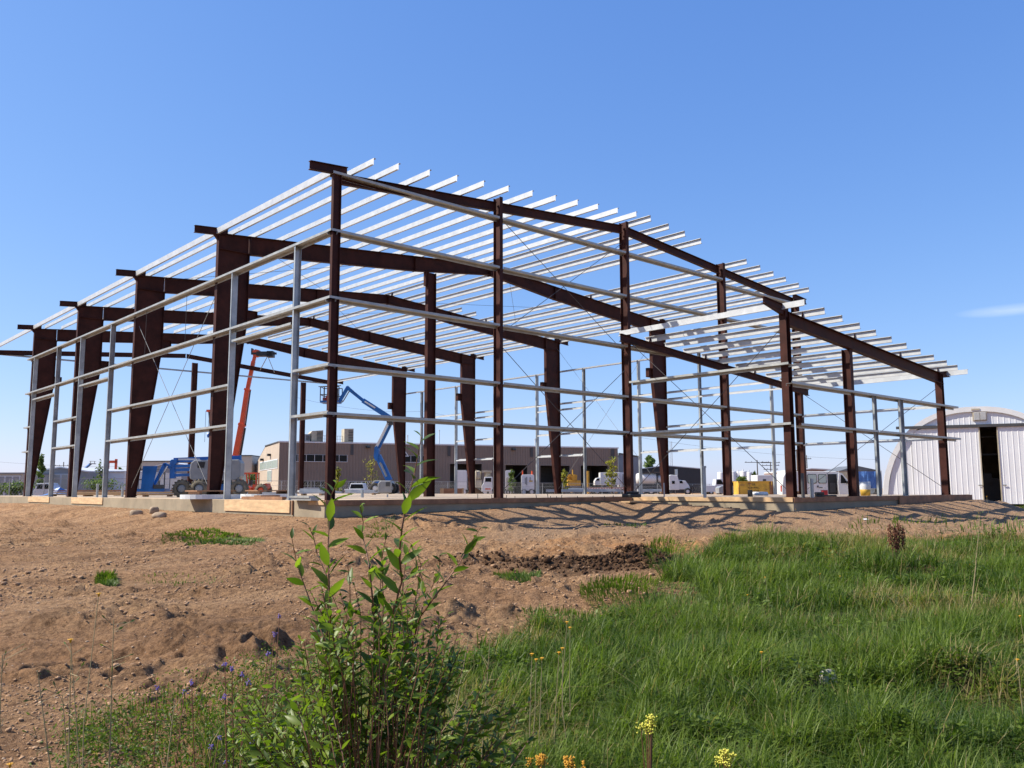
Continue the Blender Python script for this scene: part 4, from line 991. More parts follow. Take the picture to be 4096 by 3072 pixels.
tree(420,1925,98,160,'low green weeds along the fence left of the second frame column',n=1400,leaf=.14,seed=17,name='bush',cat='bush')
# ---- folded blue boom lift on the slab
d=36.5; z0=0.0; P=place(765,d,0.0); LB=thing('boom_lift','blue and grey boom lift with its arm folded, standing on the slab','boom lift',P,RZ+.12)
k=d/FPX; ux=lambda u:(u-765)*k; vz_=lambda v:(1957.5-v)*k+CAM[2]
wr=(1984-1916)*k/2
wheelset(LB,[(ux(738),0.0,wr),(ux(812),-.35,wr),(ux(965),-.35,wr),(ux(895),.9,wr)],wr,.34,tm=DUSTY,rm=LGREY,lugs=True)
MB().box(ux(745),ux(960),-.1,.95,vz_(1962),vz_(1932)).build('chassis',BLUE,LB,bev=.02)
MB().cyl((ux(850),.4,vz_(1935)),(ux(850),.4,vz_(1915)),.45,n=16).build('turntable',DGREY,LB)
hood=[(ux(775),vz_(1912)),(ux(772),vz_(1880)),(ux(776),vz_(1850)),(ux(790),vz_(1838)),(ux(960),vz_(1836)),(ux(968),vz_(1850)),(ux(968),vz_(1905)),(ux(950),vz_(1918)),(ux(790),vz_(1918))]
MB().prism(hood,-.45,.45).build('engine_hood',LGREY,LB,bev=.04)
MB().prism([(ux(803),vz_(1869)),(ux(803),vz_(1846)),(ux(832),vz_(1846)),(ux(828),vz_(1869))],-.47,-.451).build('hood_window',BLACK,LB)
MB().prism([(ux(800),vz_(1912)),(ux(800),vz_(1872)),(ux(840),vz_(1872)),(ux(840),vz_(1912))],-.465,-.451).build('side_hatch',LGREY,LB)
MB().box(ux(884),ux(912),-.46,-.452,vz_(1886),vz_(1872)).build('warning_label',OFFW,LB)
MB().sweep([(-.12,-.1),(.12,-.1),(.12,.1),(-.12,.1)],(ux(700),.1,vz_(1838)),(ux(960),.1,vz_(1828))).build('main_boom',BLUE,LB,bev=.01)
MB().box(ux(718),ux(802),-.035,-.021,vz_(1838),vz_(1831)).build('maker_plate',OFFW,LB)
for va,vb in ((1862,1868),(1877,1883),(1898,1906)):
    MB().sweep([(-.1,-.06),(.1,-.06),(.1,.06),(-.1,.06)],(ux(705),.0,vz_(va)),(ux(780),.0,vz_(va-3))).build('riser_arm',BLUE,LB)
MB().prism([(ux(690),vz_(1910)),(ux(690),vz_(1840)),(ux(696),vz_(1835)),(ux(716),vz_(1835)),(ux(718),vz_(1848)),(ux(708),vz_(1855)),(ux(710),vz_(1910))],-.14,.14).build('boom_head',BLUE,LB,bev=.01)
MB().sweep([(-.08,-.07),(.08,-.07),(.08,.07),(-.08,.07)],(ux(695),-.1,vz_(1868)),(ux(668),-.1,vz_(1853))).sweep([(-.08,-.08),(.08,-.08),(.08,.08),(-.08,.08)],(ux(672),-.1,vz_(1852)),(ux(628),-.1,vz_(1955))).build('jib',BLUE,LB,bev=.01)
MB().cyl((ux(684),-.25,vz_(1862)),(ux(640),-.25,vz_(1945)),.03,n=8).build('jib_cylinder',CHROME,LB)
bk=MB().box(ux(556),ux(682),-.5,.4,vz_(1962),vz_(1950)).build('basket_floor',BLUE,LB,bev=.01)
bb=MB()
for x in (560,578,600,640,660,680):
    for y in (-.48,.38): bb.cyl((ux(x),y,vz_(1952)),(ux(x),y,vz_(1874 if x<600 else 1885)),.016,n=6)
for v in (1874,1915,): 
    for y in (-.48,.38): bb.cyl((ux(558),y,vz_(v)),(ux(640),y,vz_(v)),.018,n=6)
    bb.cyl((ux(558),-.48,vz_(v)),(ux(558),.38,vz_(v)),.018,n=6)
bb.build('basket_rail',DGREY,bk)
MB().prism([(ux(594),vz_(1952)),(ux(598),vz_(1862)),(ux(652),vz_(1862)),(ux(648),vz_(1890)),(ux(636),vz_(1952))],-.5,-.46).build('basket_screen',BLUE,bk)
MB().box(ux(643),ux(675),-.55,-.3,vz_(1950),vz_(1935)).build('control_box',DGREY,bk)
# ---- raised blue boom lift
d=60; P=place(1545,d,0.0); LB=thing('boom_lift','blue boom lift with its arm raised high, grey hood and basket aloft','boom lift',P,RZ); k=d/FPX; ux=lambda u:(u-1545)*k; vz_=lambda v:(1957.5-v)*k+CAM[2]
MB().prism([(ux(1498),vz_(1966)),(ux(1498),vz_(1932)),(ux(1508),vz_(1921)),(ux(1532),vz_(1921)),(ux(1522),vz_(1935)),(ux(1522),vz_(1966))],-.9,-.2).build('engine_hood',LGREY,LB,bev=.04)
MB().prism([(ux(1504),vz_(1960)),(ux(1504),vz_(1934)),(ux(1512),vz_(1927)),(ux(1530),vz_(1925)),(ux(1524),vz_(1960))],-.95,-.89).build('hood_inside',BLUE,LB)
MB().prism([(ux(1524),vz_(1970)),(ux(1524),vz_(1934)),(ux(1534),vz_(1922)),(ux(1576),vz_(1922)),(ux(1579),vz_(1935)),(ux(1579),vz_(1970))],-1.3,.3).build('counterweight',LGREY,LB,bev=.06)
MB().box(ux(1556),ux(1572),-1.33,-1.3,vz_(1944),vz_(1928)).build('grille',DGREY,LB)
MB().box(ux(1510),ux(1575),-.9,.6,.25,.6).build('chassis',BLUE,LB); wheelset(LB,[(ux(1512),-.9,.38),(ux(1572),-.9,.38),(ux(1512),.6,.38),(ux(1572),.6,.38)],.38,.3)
def bar(a,b,w_,y,m,nm,par,wy=None):
    wy=wy or w_
    return MB().sweep([(-wy/2,-w_/2),(wy/2,-w_/2),(wy/2,w_/2),(-wy/2,w_/2)],(ux(a[0]),y,vz_(a[1])),(ux(b[0]),y,vz_(b[1]))).build(nm,m,par,bev=.01)
bar((1560,1922),(1512,1822),.42,0,BLUE,'lower_riser',LB); bar((1550,1905),(1524,1850),.14,-.3,LGREY,'lift_cylinder',LB)
MB().prism([(ux(1498),vz_(1828)),(ux(1500),vz_(1790)),(ux(1510),vz_(1784)),(ux(1518),vz_(1800)),(ux(1514),vz_(1842)),(ux(1504),vz_(1842))],-.3,.3).build('knuckle',BLUE,LB)
bar((1505,1792),(1552,1692),.16,-.12,WHITE,'upper_riser',LB); bar((1515,1792),(1564,1690),.18,.1,BLUE,'upper_riser',LB); bar((1560,1700),(1557,1680),.4,0,DGREY,'knuckle',LB)
bar((1566,1676),(1449,1601),.34,0,BLUE,'main_boom',LB); bar((1452,1603),(1398,1560),.22,0,BLUE,'extending_boom',LB)
o=text('BOOM',.01,(0,0,0),(0,0,0),LB,OFFW) if False else None
bar((1500,1632),(1458,1606),.10,-.19,OFFW,'maker_plate',LB,.01)
MB().prism([(ux(1383),vz_(1557)),(ux(1388),vz_(1541)),(ux(1398),vz_(1551)),(ux(1409),vz_(1560)),(ux(1405),vz_(1570))],-.2,.2).build('boom_head',BLUE,LB)
bar((1388,1545),(1352,1608),.22,0,BLUE,'jib',LB); bar((1392,1560),(1366,1605),.07,.15,LGREY,'jib_cylinder',LB)
bk=MB().box(ux(1283),ux(1356),-.6,.6,vz_(1611),vz_(1604)).build('basket_floor',BLUE,LB)
bb=MB()
for x in (1284,1300,1318,1340,1358):
    for y in (-.58,.58): bb.cyl((ux(x),y,vz_(1606)),(ux(x),y,vz_(1548)),.035,n=6)
for v in (1548,1580):
    for y in (-.58,.58): bb.cyl((ux(1284),y,vz_(v)),(ux(1358),y,vz_(v)),.035,n=6)
    bb.cyl((ux(1284),-.58,vz_(v)),(ux(1284),.58,vz_(v)),.03,n=6)
bb.cyl((ux(1276),-.58,vz_(1548)),(ux(1366),-.58,vz_(1544)),.03,n=6); bb.build('basket_rail',DGREY,bk)
MB().box(ux(1290),ux(1312),-.3,.2,vz_(1603),vz_(1590)).box(ux(1303),ux(1313),-.3,.0,vz_(1590),vz_(1582)).build('red_tool_box',REDP,bk)
# ---- orange telehandler
d=66; P=place(1020,d,-.1); TH=thing('telehandler','orange telehandler with its long arm raised and slings hanging from the tip','telehandler',P,RZ); TH.location[2]=float(0); k=d/FPX; ux=lambda u:(u-1020)*k; vz_=lambda v:(1957.5-v)*k+CAM[2]
MB().prism([(ux(978),vz_(1967)),(ux(978),vz_(1935)),(ux(1022),vz_(1946)),(ux(1026),vz_(1956)),(ux(1024),vz_(1967))],-.8,.3).build('front_body',ORANGE,TH,bev=.03)
MB().prism([(ux(1022),vz_(1962)),(ux(1025),vz_(1935)),(ux(1060),vz_(1934)),(ux(1080),vz_(1930)),(ux(1082),vz_(1950)),(ux(1070),vz_(1962))],-.6,.5).build('rear_body',ORANGE,TH,bev=.03)
cb=MB()
for a,b in (((980,1938),(981,1892)),((1004,1938),(999,1892)),((1039,1934),(1038,1892))):
    for y in (-.6,.1): cb.cyl((ux(a[0]),y,vz_(a[1])),(ux(b[0]),y,vz_(b[1])),.05,n=6)
cb.box(ux(979),ux(1041),-.66,.16,vz_(1893),vz_(1888)); c_=cb.build('cab_frame',ORANGE,TH)
MB().box(ux(983),ux(1000),-.62,-.6,vz_(1932),vz_(1896)).build('window',PGLASS,c_); MB().box(ux(1006),ux(1018),-.3,-.1,vz_(1936),vz_(1918)).build('seat',DGREY,TH)
wheelset(TH,[(ux(1061),-.7,vz_(1957)),(ux(1061),.6,vz_(1957)),(ux(990),.6,vz_(1957)),(ux(950),-.7,vz_(1955))],.45,.35,tm=DUSTY,rm=ORANGE,lugs=True)
def tb(a,b,w_,m,nm,y0,y1,off=0):
    return MB().sweep([(-w_/2,-w_/2),(w_/2,-w_/2),(w_/2,w_/2),(-w_/2,w_/2)],(ux(a[0])+off,y0,vz_(a[1])),(ux(b[0])+off,y1,vz_(b[1])),(0,1,0)).build(nm,m,TH,bev=.01)
tb((938,1870),(966,1690),.42,ORANGE,'main_boom',0,-.0); tb((965,1700),(983,1552),.34,ORANGE,'boom_section',0,0); tb((982,1560),(1003,1440),.27,ORANGE,'boom_section',0,0); tb((1001,1450),(1013,1398),.22,ORANGE,'boom_section',0,0)
tb((952,1868),(974,1710),.12,BLACK,'lift_cylinder',-.1,-.1,.12); tb((975,1700),(990,1560),.08,BLACK,'hose_track',-.1,-.1,.12)
for a,w_ in (((966,1697),.5),((983,1556),.44)): tb((a[0]-1,a[1]+4),(a[0]+1,a[1]-4),w_,ORANGE,'boom_collar',0,0)
hd=MB().prism([(ux(1003),vz_(1418)),(ux(1000),vz_(1400)),(ux(1012),vz_(1392)),(ux(1028),vz_(1396)),(ux(1030),vz_(1412)),(ux(1018),vz_(1424))],-.2,.2).build('boom_head',ORANGE,TH)
MB().box(ux(995),ux(1000),-.2,.2,vz_(1410),vz_(1388)).box(ux(996),ux(1098),-.25,-.1,vz_(1414),vz_(1406)).box(ux(1018),ux(1080),-.3,.3,vz_(1420),vz_(1402)).box(ux(1060),ux(1085),-.3,.3,vz_(1424),vz_(1400)).build('fork_carriage',BLACK,hd)
STRAP=mat('sling_strap',(.45,.40,.30),.8)
for e in ((1034,1478),(1092,1488)): MB().sweep([(-.05,-.015),(.05,-.015),(.05,.015),(-.05,.015)],(ux(1063),-.2,vz_(1420)),(ux(e[0]),-.2,vz_(e[1])),(1,0,0)).build('sling',STRAP,TH)
# small hook block of a far crane at left
P=place(832,90,-.6); t=thing('far_crane','distant crane tip with a hook line left of the first frame column','crane',P,RZ); k=90/FPX; vq=lambda v:(1957.5-v)*k+.28+.6
MB().cyl((1.2,0,0),(.0,0,vq(1640)),.16,.12,6).build('boom',DGREY,t); MB().box(-.25,.25,-.15,.15,vq(1645),vq(1636)).build('boom_tip',ORANGE,t); MB().cyl((0,0,vq(1640)),(0,0,vq(1738)),.02,n=4).cyl((-.35,0,vq(1640)),(-.35,0,vq(1765)),.02,n=4).build('hoist_rope',BLACK,t); MB().lathe([(.01,-.3),(.13,-.15),(.15,.1),(.01,.3)],(0,0,vq(1738)),8).build('hook_block',BLUE,t)
# far lifts at left
P=place(350,150,-.6); t=thing('far_boom_lift','tiny blue boom lift platform raised far behind the storage sheds','boom lift',P,RZ); k=150/FPX; q=lambda v:(1957.5-v)*k+.88
MB().cyl((-px(18,150),0,q(1882)),(px(18,150),0,q(1850)),.22,n=6).build('arm',BLUE,t); MB().box(px(16,150),px(34,150),-.5,.5,q(1852),q(1849)).cyl((px(17,150),0,q(1850)),(px(17,150),0,q(1840)),.06,n=4).cyl((px(33,150),0,q(1850)),(px(33,150),0,q(1840)),.06,n=4).box(px(16,150),px(34,150),-.5,.5,q(1841),q(1840)).build('basket',LGREY,t); MB().cyl((-px(18,150),0,0),(-px(18,150),0,q(1882)),.25,n=6).build('riser',BLUE,t)
P=place(455,150,-.6); t=thing('far_scissor_frame','tiny orange lifting mast far behind the white shed','mast',P,RZ)
MB().box(-.9,-.6,-.2,.2,0,q(1838)).box(.45,.75,-.2,.2,0,q(1832)).box(-.9,.75,-.2,.2,q(1848),q(1838)).build('mast',ORANGE,t)
# ---- parked vehicles
def pickup(u,depth,wpx,label,vtop,body=OFFW,z=None,rz=0):
    P=place(u,depth,z); t=thing('pickup_truck',label,'pickup truck',P,RZ+rz,'pickups parked along the fence'); w_=px(wpx,depth); hh=zat(vtop,depth)-P[2]
    MB().prism([(-w_/2,.45),(w_/2,.45),(w_/2,hh*.58),(w_/2*.97,hh*.62),(-w_/2*.97,hh*.62),(-w_/2,hh*.58)],0,2.2).build('cargo_bed',body,t,bev=.03)
    MB().prism([(-w_/2*.97,hh*.5),(w_/2*.97,hh*.5),(w_/2*.95,hh*.64),(w_/2*.78,hh*.97),(w_/2*.7,hh),(-w_/2*.7,hh),(-w_/2*.78,hh*.97),(-w_/2*.95,hh*.64)],2.2,4.0).build('cab',body,t,bev=.03)
    MB().prism([(-w_/2*.84,hh*.66),(w_/2*.84,hh*.66),(w_/2*.7,hh*.92),(-w_/2*.7,hh*.92)],2.17,2.2).build('rear_window',GLASS,t)
    MB().box(-w_/2*.97,w_/2*.97,4.0,5.2,.5,hh*.6).build('bonnet',body,t)
    MB().box(-w_/2,-w_/2*.9,-.02,0,hh*.38,hh*.55).build('tail_light',REDP,t);MB().box(w_/2*.9,w_/2,-.02,0,hh*.38,hh*.55).build('tail_light',REDP,t)
    MB().box(-w_/2*.95,w_/2*.95,-.1,0,.42,.6).build('bumper',CHROME,t); MB().lathe([(.001,0),(.12,0),(.12,-.02),(.001,-.02)],(0,-.002,hh*.5),14,'y').build('tailgate_emblem',DGREY,t,False)
    wheelset(t,[(-w_/2+.1,.8,.38),(w_/2-.1,.8,.38),(-w_/2+.1,4.4,.38),(w_/2-.1,4.4,.38)],.38,.25,axis='x'); return t
pickup(1414,84,66,'white pickup truck seen from behind in front of the warehouse',1930,WHITE)
def car_side(name,u,depth,lpx,vtop,label,cat,body,prof,glass,rz=0,wheels=(.2,.8),wr=.33,group=None,z=None):
    P=place(u,depth,z); t=thing(name,label,cat,P,RZ+rz,group); L_=px(lpx,depth); hh=zat(vtop,depth)-P[2]
    MB().prism([(a*L_,b*hh) for a,b in prof],0,1.8).build('body',body,t,bev=.03)
    for gg in glass: MB().prism([(a*L_,b*hh) for a,b in gg],-.012,.0).build('window',GLASS,t)
    wheelset(t,[(f*L_,.12,wr) for f in wheels]+[(f*L_,1.68,wr) for f in wheels],wr,.22,rm=CHROME); return t
car_side('station_wagon',146,92,108,1926,'silver station wagon parked behind the left end of the slab','car',OFFW,[(0,.2),(0,.55),(.05,.62),(.1,.98),(.55,1),(.72,.66),(.97,.55),(1,.2)],[[(.11,.64),(.15,.92),(.33,.93),(.33,.64)],[(.36,.64),(.36,.93),(.53,.93),(.66,.64)]])
car_side('pickup_truck',2818,118,100,1918,'silver pickup truck with a rack left of the yellow bin','pickup truck',OFFW,[(0,.2),(0,.6),(.36,.6),(.4,.98),(.62,1),(.74,.64),(1,.55),(1,.2)],[[(.42,.66),(.43,.93),(.6,.93),(.7,.66)]],group='pickups parked along the fence')
car_side('pickup_truck',2868,98,90,1927,'grey pickup truck with a rounded front wing beside the tall vent pipe','pickup truck',LGREY,[(0,.2),(0,.55),(.1,.66),(.35,.72),(.45,1),(.75,1),(.8,.62),(1,.6),(1,.2)],[[(.42,.7),(.5,.93),(.72,.93),(.74,.7)]],group='pickups parked along the fence',wheels=(.18,.82))
car_side('dark_car',1888,118,60,1932,'dark car roof showing above the timber crate','car',DGREY,[(0,.2),(0,.6),(.2,.7),(.3,1),(.7,1),(.85,.7),(1,.6),(1,.2)],[[(.3,.72),(.35,.93),(.65,.93),(.75,.72)]])
car_side('dark_car',3478,64,36,1958,'small dark vehicle beside the left foot of the arched hut','car',DGREY,[(0,.1),(0,.6),(.2,.7),(.3,1),(.7,1),(.85,.7),(1,.6),(1,.1)],[[(.3,.72),(.35,.93),(.65,.93),(.75,.72)]],wr=.2)
# white box truck
d=132; P=place(2372,d,-.6); t=thing('box_truck','white box truck parked nose left before a dark bay door','truck',P,RZ); k=d/FPX; X_=lambda u:(u-2372)*k; Zq=lambda v:(1957.5-v)*k+.88
MB().box(X_(2398),X_(2474),0,2.5,Zq(1942),Zq(1892)).build('cargo_box',WHITE,t,bev=.03); MB().box(X_(2422),X_(2434),-.03,0,Zq(1938),Zq(1900)).build('side_door',OFFW,t)
MB().prism([(X_(2376),Zq(1942)),(X_(2376),Zq(1926)),(X_(2384),Zq(1914)),(X_(2397),Zq(1911)),(X_(2397),Zq(1942))],.1,2.3).build('cab',WHITE,t,bev=.03); MB().prism([(X_(2380),Zq(1924)),(X_(2386),Zq(1916)),(X_(2394),Zq(1916)),(X_(2394),Zq(1924))],.07,.1).build('window',GLASS,t)
wheelset(t,[(X_(2384),.2,.5),(X_(2455),.2,.5)],.5,.3)
P=place(2474,d+1,-.6); t=thing('cargo_trailer','grey cargo trailer with a dark door at the right of the white box truck','trailer',P,RZ)
MB().box(0,px(36,d),0,2.5,.9,Zq(1891)).build('box',OFFW,t); MB().box(px(12,d),px(30,d),-.03,0,1.0,Zq(1898)).build('door',GREYM,t); wheelset(t,[(px(18,d),.2,.45)],.45,.3)
# low flatbed with striped edge
P=place(2345,124,-.6); t=thing('flatbed_trailer','low flatbed trailer with a red and white striped edge','trailer',P,RZ); Lt=px(2530-2345,124); zt=zat(1950,124)+.6
MB().box(0,Lt,0,2.4,zt-.35,zt).build('deck',WOODD,t); SM_=bpy.data.materials.new('red_white_tape'); SM_.use_nodes=True; n_=SM_.node_tree; w_=n_.nodes.new('ShaderNodeTexWave'); w_.inputs['Scale'].default_value=1.4; r_=n_.nodes.new('ShaderNodeValToRGB'); r_.color_ramp.interpolation='CONSTANT'; r_.color_ramp.elements[0].color=(.25,.02,.015,1); r_.color_ramp.elements[1].position=.5; r_.color_ramp.elements[1].color=(.7,.7,.68,1); tc_=n_.nodes.new('ShaderNodeTexCoord'); n_.links.new(tc_.outputs['Object'],w_.inputs[0]); n_.links.new(w_.outputs['Fac'],r_.inputs[0]); n_.links.new(r_.outputs[0],n_.nodes['Principled BSDF'].inputs['Base Color'])
MB().box(0,Lt,-.03,0,zt-.26,zt-.08).build('reflector_stripe',SM_,t); wheelset(t,[(Lt*.8,.2,.45),(Lt*.9,.2,.45)],.45,.3)
# vacuum tanker truck
d=122; P=place(2545,d,-.6); t=thing('tanker_truck','white tanker truck with a polished tank and long bonnet cab facing right','truck',P,RZ); k=d/FPX; X_=lambda u:(u-2545)*k; Zq=lambda v:(1957.5-v)*k+.88
MB().lathe([(.01,0),(px(20,d),.05),(px(24,d),.5),(px(24,d),X_(2625)-.5),(px(20,d),X_(2625)-.05),(.01,X_(2625))],(0,1.2,Zq(1917)),18,'x').build('tank',CHROME if False else WHITE,t,True)
MB().lathe([(.01,0),(px(14,d),.1),(px(16,d),.6),(px(10,d),.9),(.01,1)],(X_(2630),1.0,Zq(1918)),14,'x').build('rear_vessel',OFFW,t,True)
MB().box(X_(2560),X_(2655),.3,2.0,Zq(1893),Zq(1889)).build('walkway',DGREY,t)
MB().box(0,X_(2790),.4,2.0,Zq(1952),Zq(1944)).build('chassis',DGREY,t)
MB().prism([(X_(2672),Zq(1962)),(X_(2672),Zq(1905)),(X_(2680),Zq(1902)),(X_(2705),Zq(1904)),(X_(2712),Zq(1930)),(X_(2712),Zq(1962))],.1,2.3).build('sleeper_cab',WHITE,t,bev=.05)
MB().box(X_(2683),X_(2694),.07,.1,Zq(1938),Zq(1926)).build('window',GLASS,t); MB().prism([(X_(2712),Zq(1960)),(X_(2712),Zq(1922)),(X_(2738),Zq(1926)),(X_(2752),Zq(1946)),(X_(2756),Zq(1960))],.2,2.2).build('bonnet',OFFW,t,bev=.05)
MB().prism([(X_(2714),Zq(1936)),(X_(2714),Zq(1926)),(X_(2724),Zq(1926)),(X_(2728),Zq(1936))],.17,.2).build('window',GLASS,t)
MB().box(X_(2698),X_(2708),.3,.8,Zq(1905),Zq(1880)).build('exhaust_stack',CHROME,t)
wheelset(t,[(X_(2745),.2,.5),(X_(2640),.2,.5),(X_(2600),.2,.5),(X_(2565),.2,.5)],.5,.3)
P=place(2800,130,-.6)
# white service units in the middle
def unit(name,u0,u1,v0,d,label,cat,m,extra=None,zb=.7):
    P=place(u0,d,-.6); t=thing(name,label,cat,P,RZ); L_=px(u1-u0,d); h=zat(v0,d)+.6
    MB().cbox((L_/2,1.1,(zb+h)/2),(L_,2.2,h-zb),.15).build('housing',m,t,bev=.02); MB().box(0,L_,.2,2.0,zb-.3,zb).build('chassis',DGREY,t)
    wheelset(t,[(L_*.2,.15,.5),(L_*.8,.15,.5)],.5,.3); return t,L_,h
t,L_,h=unit('service_truck_body',2084,2135,1899,118,'white boxy service truck body with twin handles on its back','truck',WHITE)
MB().cyl((L_*.3,-.03,h*.55),(L_*.3,-.03,h*.85),.04,n=5).cyl((L_*.42,-.03,h*.5),(L_*.42,-.03,h*.88),.04,n=5).cyl((L_*.68,-.03,h*.72),(L_*.68,-.03,h*.88),.04,n=5).build('handle',BLACK,t); MB().box(L_*.6,L_*.88,-.02,0,h*.66,h*.72).build('yellow_plate',YEL,t); MB().cyl((L_*.85,1,h),(L_*.85,1,h+.5),.15,n=6).cyl((L_*.1,1,h),(L_*.1,1,h+.6),.1,n=6).build('beacon',ORANGE,t)
t,L_,h=unit('white_tank_trailer',1824,1866,1881,126,'tall white tank trailer in front of the left bay door','trailer',WHITE)
t,L_,h=unit('white_tank_trailer',2020,2052,1882,128,'white tank trailer half hidden by the second gable column','trailer',WHITE)
t,L_,h=unit('tan_cabinet_trailer',2022,2040,1909,116,'small cream cabinet trailer beside the second gable column','trailer',CREAM)
# pump truck with vessels
d=116; P=place(1895,d,-.6); t=thing('pump_truck','white pump truck facing left with tan vessels mounted above','truck',P,RZ); k=d/FPX; X_=lambda u:(u-1895)*k; Zq=lambda v:(1957.5-v)*k+.88
MB().lathe([(.01,0),(.42,.05),(.45,.3),(.45,px(30,d)),(.35,px(33,d)),(.01,px(35,d))],(X_(1910),1,Zq(1917)),14).build('vessel',TAN,t,True); MB().lathe([(.01,0),(.4,.05),(.42,.8),(.01,.9)],(X_(1948),1,Zq(1910)),14).build('vessel',TAN,t,True)
MB().box(X_(1925),X_(1965),.4,1.9,Zq(1890),Zq(1882)).box(X_(1898),X_(1925),.6,.8,Zq(1950),Zq(1918)).cyl((X_(1900),.5,Zq(1950)),(X_(1904),.5,Zq(1880)),.08,n=6).build('pipework',TAN,t)
MB().prism([(X_(1926),Zq(1966)),(X_(1926),Zq(1942)),(X_(1933),Zq(1934)),(X_(1937),Zq(1908)),(X_(1968),Zq(1908)),(X_(1968),Zq(1966))],0,2.2).build('cab',WHITE,t,bev=.05); MB().prism([(X_(1940),Zq(1927)),(X_(1941),Zq(1912)),(X_(1964),Zq(1912)),(X_(1964),Zq(1927))],-.03,0).build('window',GLASS,t)
MB().box(X_(1940),X_(1962),-.02,0,Zq(1958),Zq(1953)).build('red_plate',ORANGE,t); wheelset(t,[(X_(1940),.2,.5),(X_(1962),.2,.5)],.5,.3)
# yellow tracked machine and yellow panel
d=124; P=place(2268,d,-.6); t=thing('yellow_dozer','yellow tracked machine with an exposed engine before the bay doors','dozer',P,RZ); k=d/FPX; X_=lambda u:(u-2268)*k; Zq=lambda v:(1957.5-v)*k+.88
MB().box(0,X_(2320),0,2.2,Zq(1944),Zq(1922)).build('frame',CATY,t,bev=.05); rg=np.random.default_rng(4); mb=MB()
for i in range(34): c=(rg.uniform(0,X_(2305)),rg.uniform(0,1.8),rg.uniform(Zq(1924),Zq(1902))); s=rg.uniform(.15,.5); mb.cbox(c,(s,s,s*rg.uniform(.5,1.2)))
mb.cyl((X_(2290),1,Zq(1910)),(X_(2290),1,Zq(1880)),.1,n=6).build('engine',CATY,t)
MB().prism([(-.2,.1),(X_(2325),.1),(X_(2330),.5),(X_(2322),1.0),(0,1.0),(-.5,.5)],.0,.5).build('track',DGREY,t)
P=place(2346,130,-.6); o=MB().box(0,px(8,130),0,1.5,0,zat(1886,130)+.6).build('yellow_gate_panel',CATY); o.location=P;o.rotation_euler=(0,0,RZ); tag(o,'narrow upright orange yellow panel beside the right bay door','panel')
# soil pile and crate behind the slab
P=place(1900,75,-.6); mb=MB(); vs=[];fs=[]
nn=16
for j in range(7):
    for i in range(nn): a=2*math.pi*i/nn; r_=1.3*(1-j/6.3); vs.append((r_*math.cos(a)*(1+.1*math.sin(3*a+j)),r_*math.sin(a),1.0*(j/6)**.8*(1+.05*math.sin(5*a))))
for j in range(6):
    for i in range(nn): fs.append((j*nn+i,j*nn+(i+1)%nn,(j+1)*nn+(i+1)%nn,(j+1)*nn+i))
fs.append(tuple(6*nn+i for i in range(nn))); o=mb.add(vs,fs).build('soil_heap',PEATM,None,True); o.location=P; tag(o,'small dark heap of soil behind the slab next to the pump truck','soil heap')
P=place(1762,72,-.6); t=thing('timber_crate','long brown timber crate with pale ends behind the slab','crate',P,RZ); L_=px(1852-1762,72); h=zat(1953,72)+.6
MB().box(0,L_,0,.9,.1,h).build('side_panel',WOODD,t); MB().box(-.02,.28,-.03,.93,0,h+.02).box(L_-.1,L_+.02,-.03,.93,0,h+.02).build('end_panel',WOOD,t)
# ---- stacks of galvanised steel on the slab
def stack(u0,u1,v0,v1,label,layers,gap=0,m=GALV):
    vb=v1; d=(CAM[2]-.05)*FPX/(v1-1957.5) if v1>1960 else 60
    d=min(d,62); P=place(u0,d,0.0); t=thing('steel_section_stack',label,'steel stack',P,RZ,'bundles of galvanised sections lying on the slab'); L_=px(u1-u0,d)
    MB().box(L_*.1,L_*.1+.12,-.3,.5,.0,.1).box(L_*.85,L_*.85+.12,-.3,.5,.0,.1).build('bearer',WOOD,t)
    for i in range(layers):
        MB().prism([(0,.1+i*.09),(L_*(1-.1*i),.1+i*.09),(L_*(1-.1*i),.185+i*.09),(0,.185+i*.09)],-.25+.08*i,.25-.03*i).build('section',m,t)
stack(2182,2505,0,1971.5,'long bundle of white galvanised sections behind the middle gable columns',2)
stack(2272,2366,0,1970,'short bundle of galvanised sections stacked behind the long one',3)
stack(2545,2655,0,1972,'bundle of galvanised sections just right of the ridge column',2)
stack(1385,1512,0,1973.5,'straight bundle of white sections in front of the white pickup',2)
stack(1205,1300,0,1975,'untidy bundle of galvanised pieces behind the near door post',3)
stack(985,1140,0,1976,'low bundle of pale sections beside the orange telehandler',1)
for i,(u0,u1,v,rzz,lb) in enumerate(((1195,1238,1972,-.5,'loose galvanised piece tilted beside the near door post'),(1255,1300,1968,.3,'loose galvanised piece tilted up left of the near corner column'),(1325,1370,1966,.35,'bent galvanised offcut lying right of the near corner column'))):
    d=52; P=place(u0,d,.15); o=MB().prism([(0,0),(px(u1-u0,d),0),(px(u1-u0,d),.12),(0,.12)],0,.3).build('steel_offcut',GALV); o.location=P;o.rotation_euler=(0,.12*(1 if i else -1),RZ+rzz); tag(o,lb,'steel offcut')
def onslab(u,v):
    r=_F2+_R3*(u-2048)/FPX+_U3*(1536-v)/FPX; t=(0-CAM[2])/r[2]; return CAM+t*r
# galvanised plate pile at the near corner
o=MB().box(0,1.15,0,.25,0,.07).box(.05,1.2,.03,.28,.07,.12).build('sill_plates',GALV2); o.location=(-.26,.25,.005); o.rotation_euler=(0,0,math.radians(88)); tag(o,'galvanised sill plates lying on the near corner of the slab','steel plates')
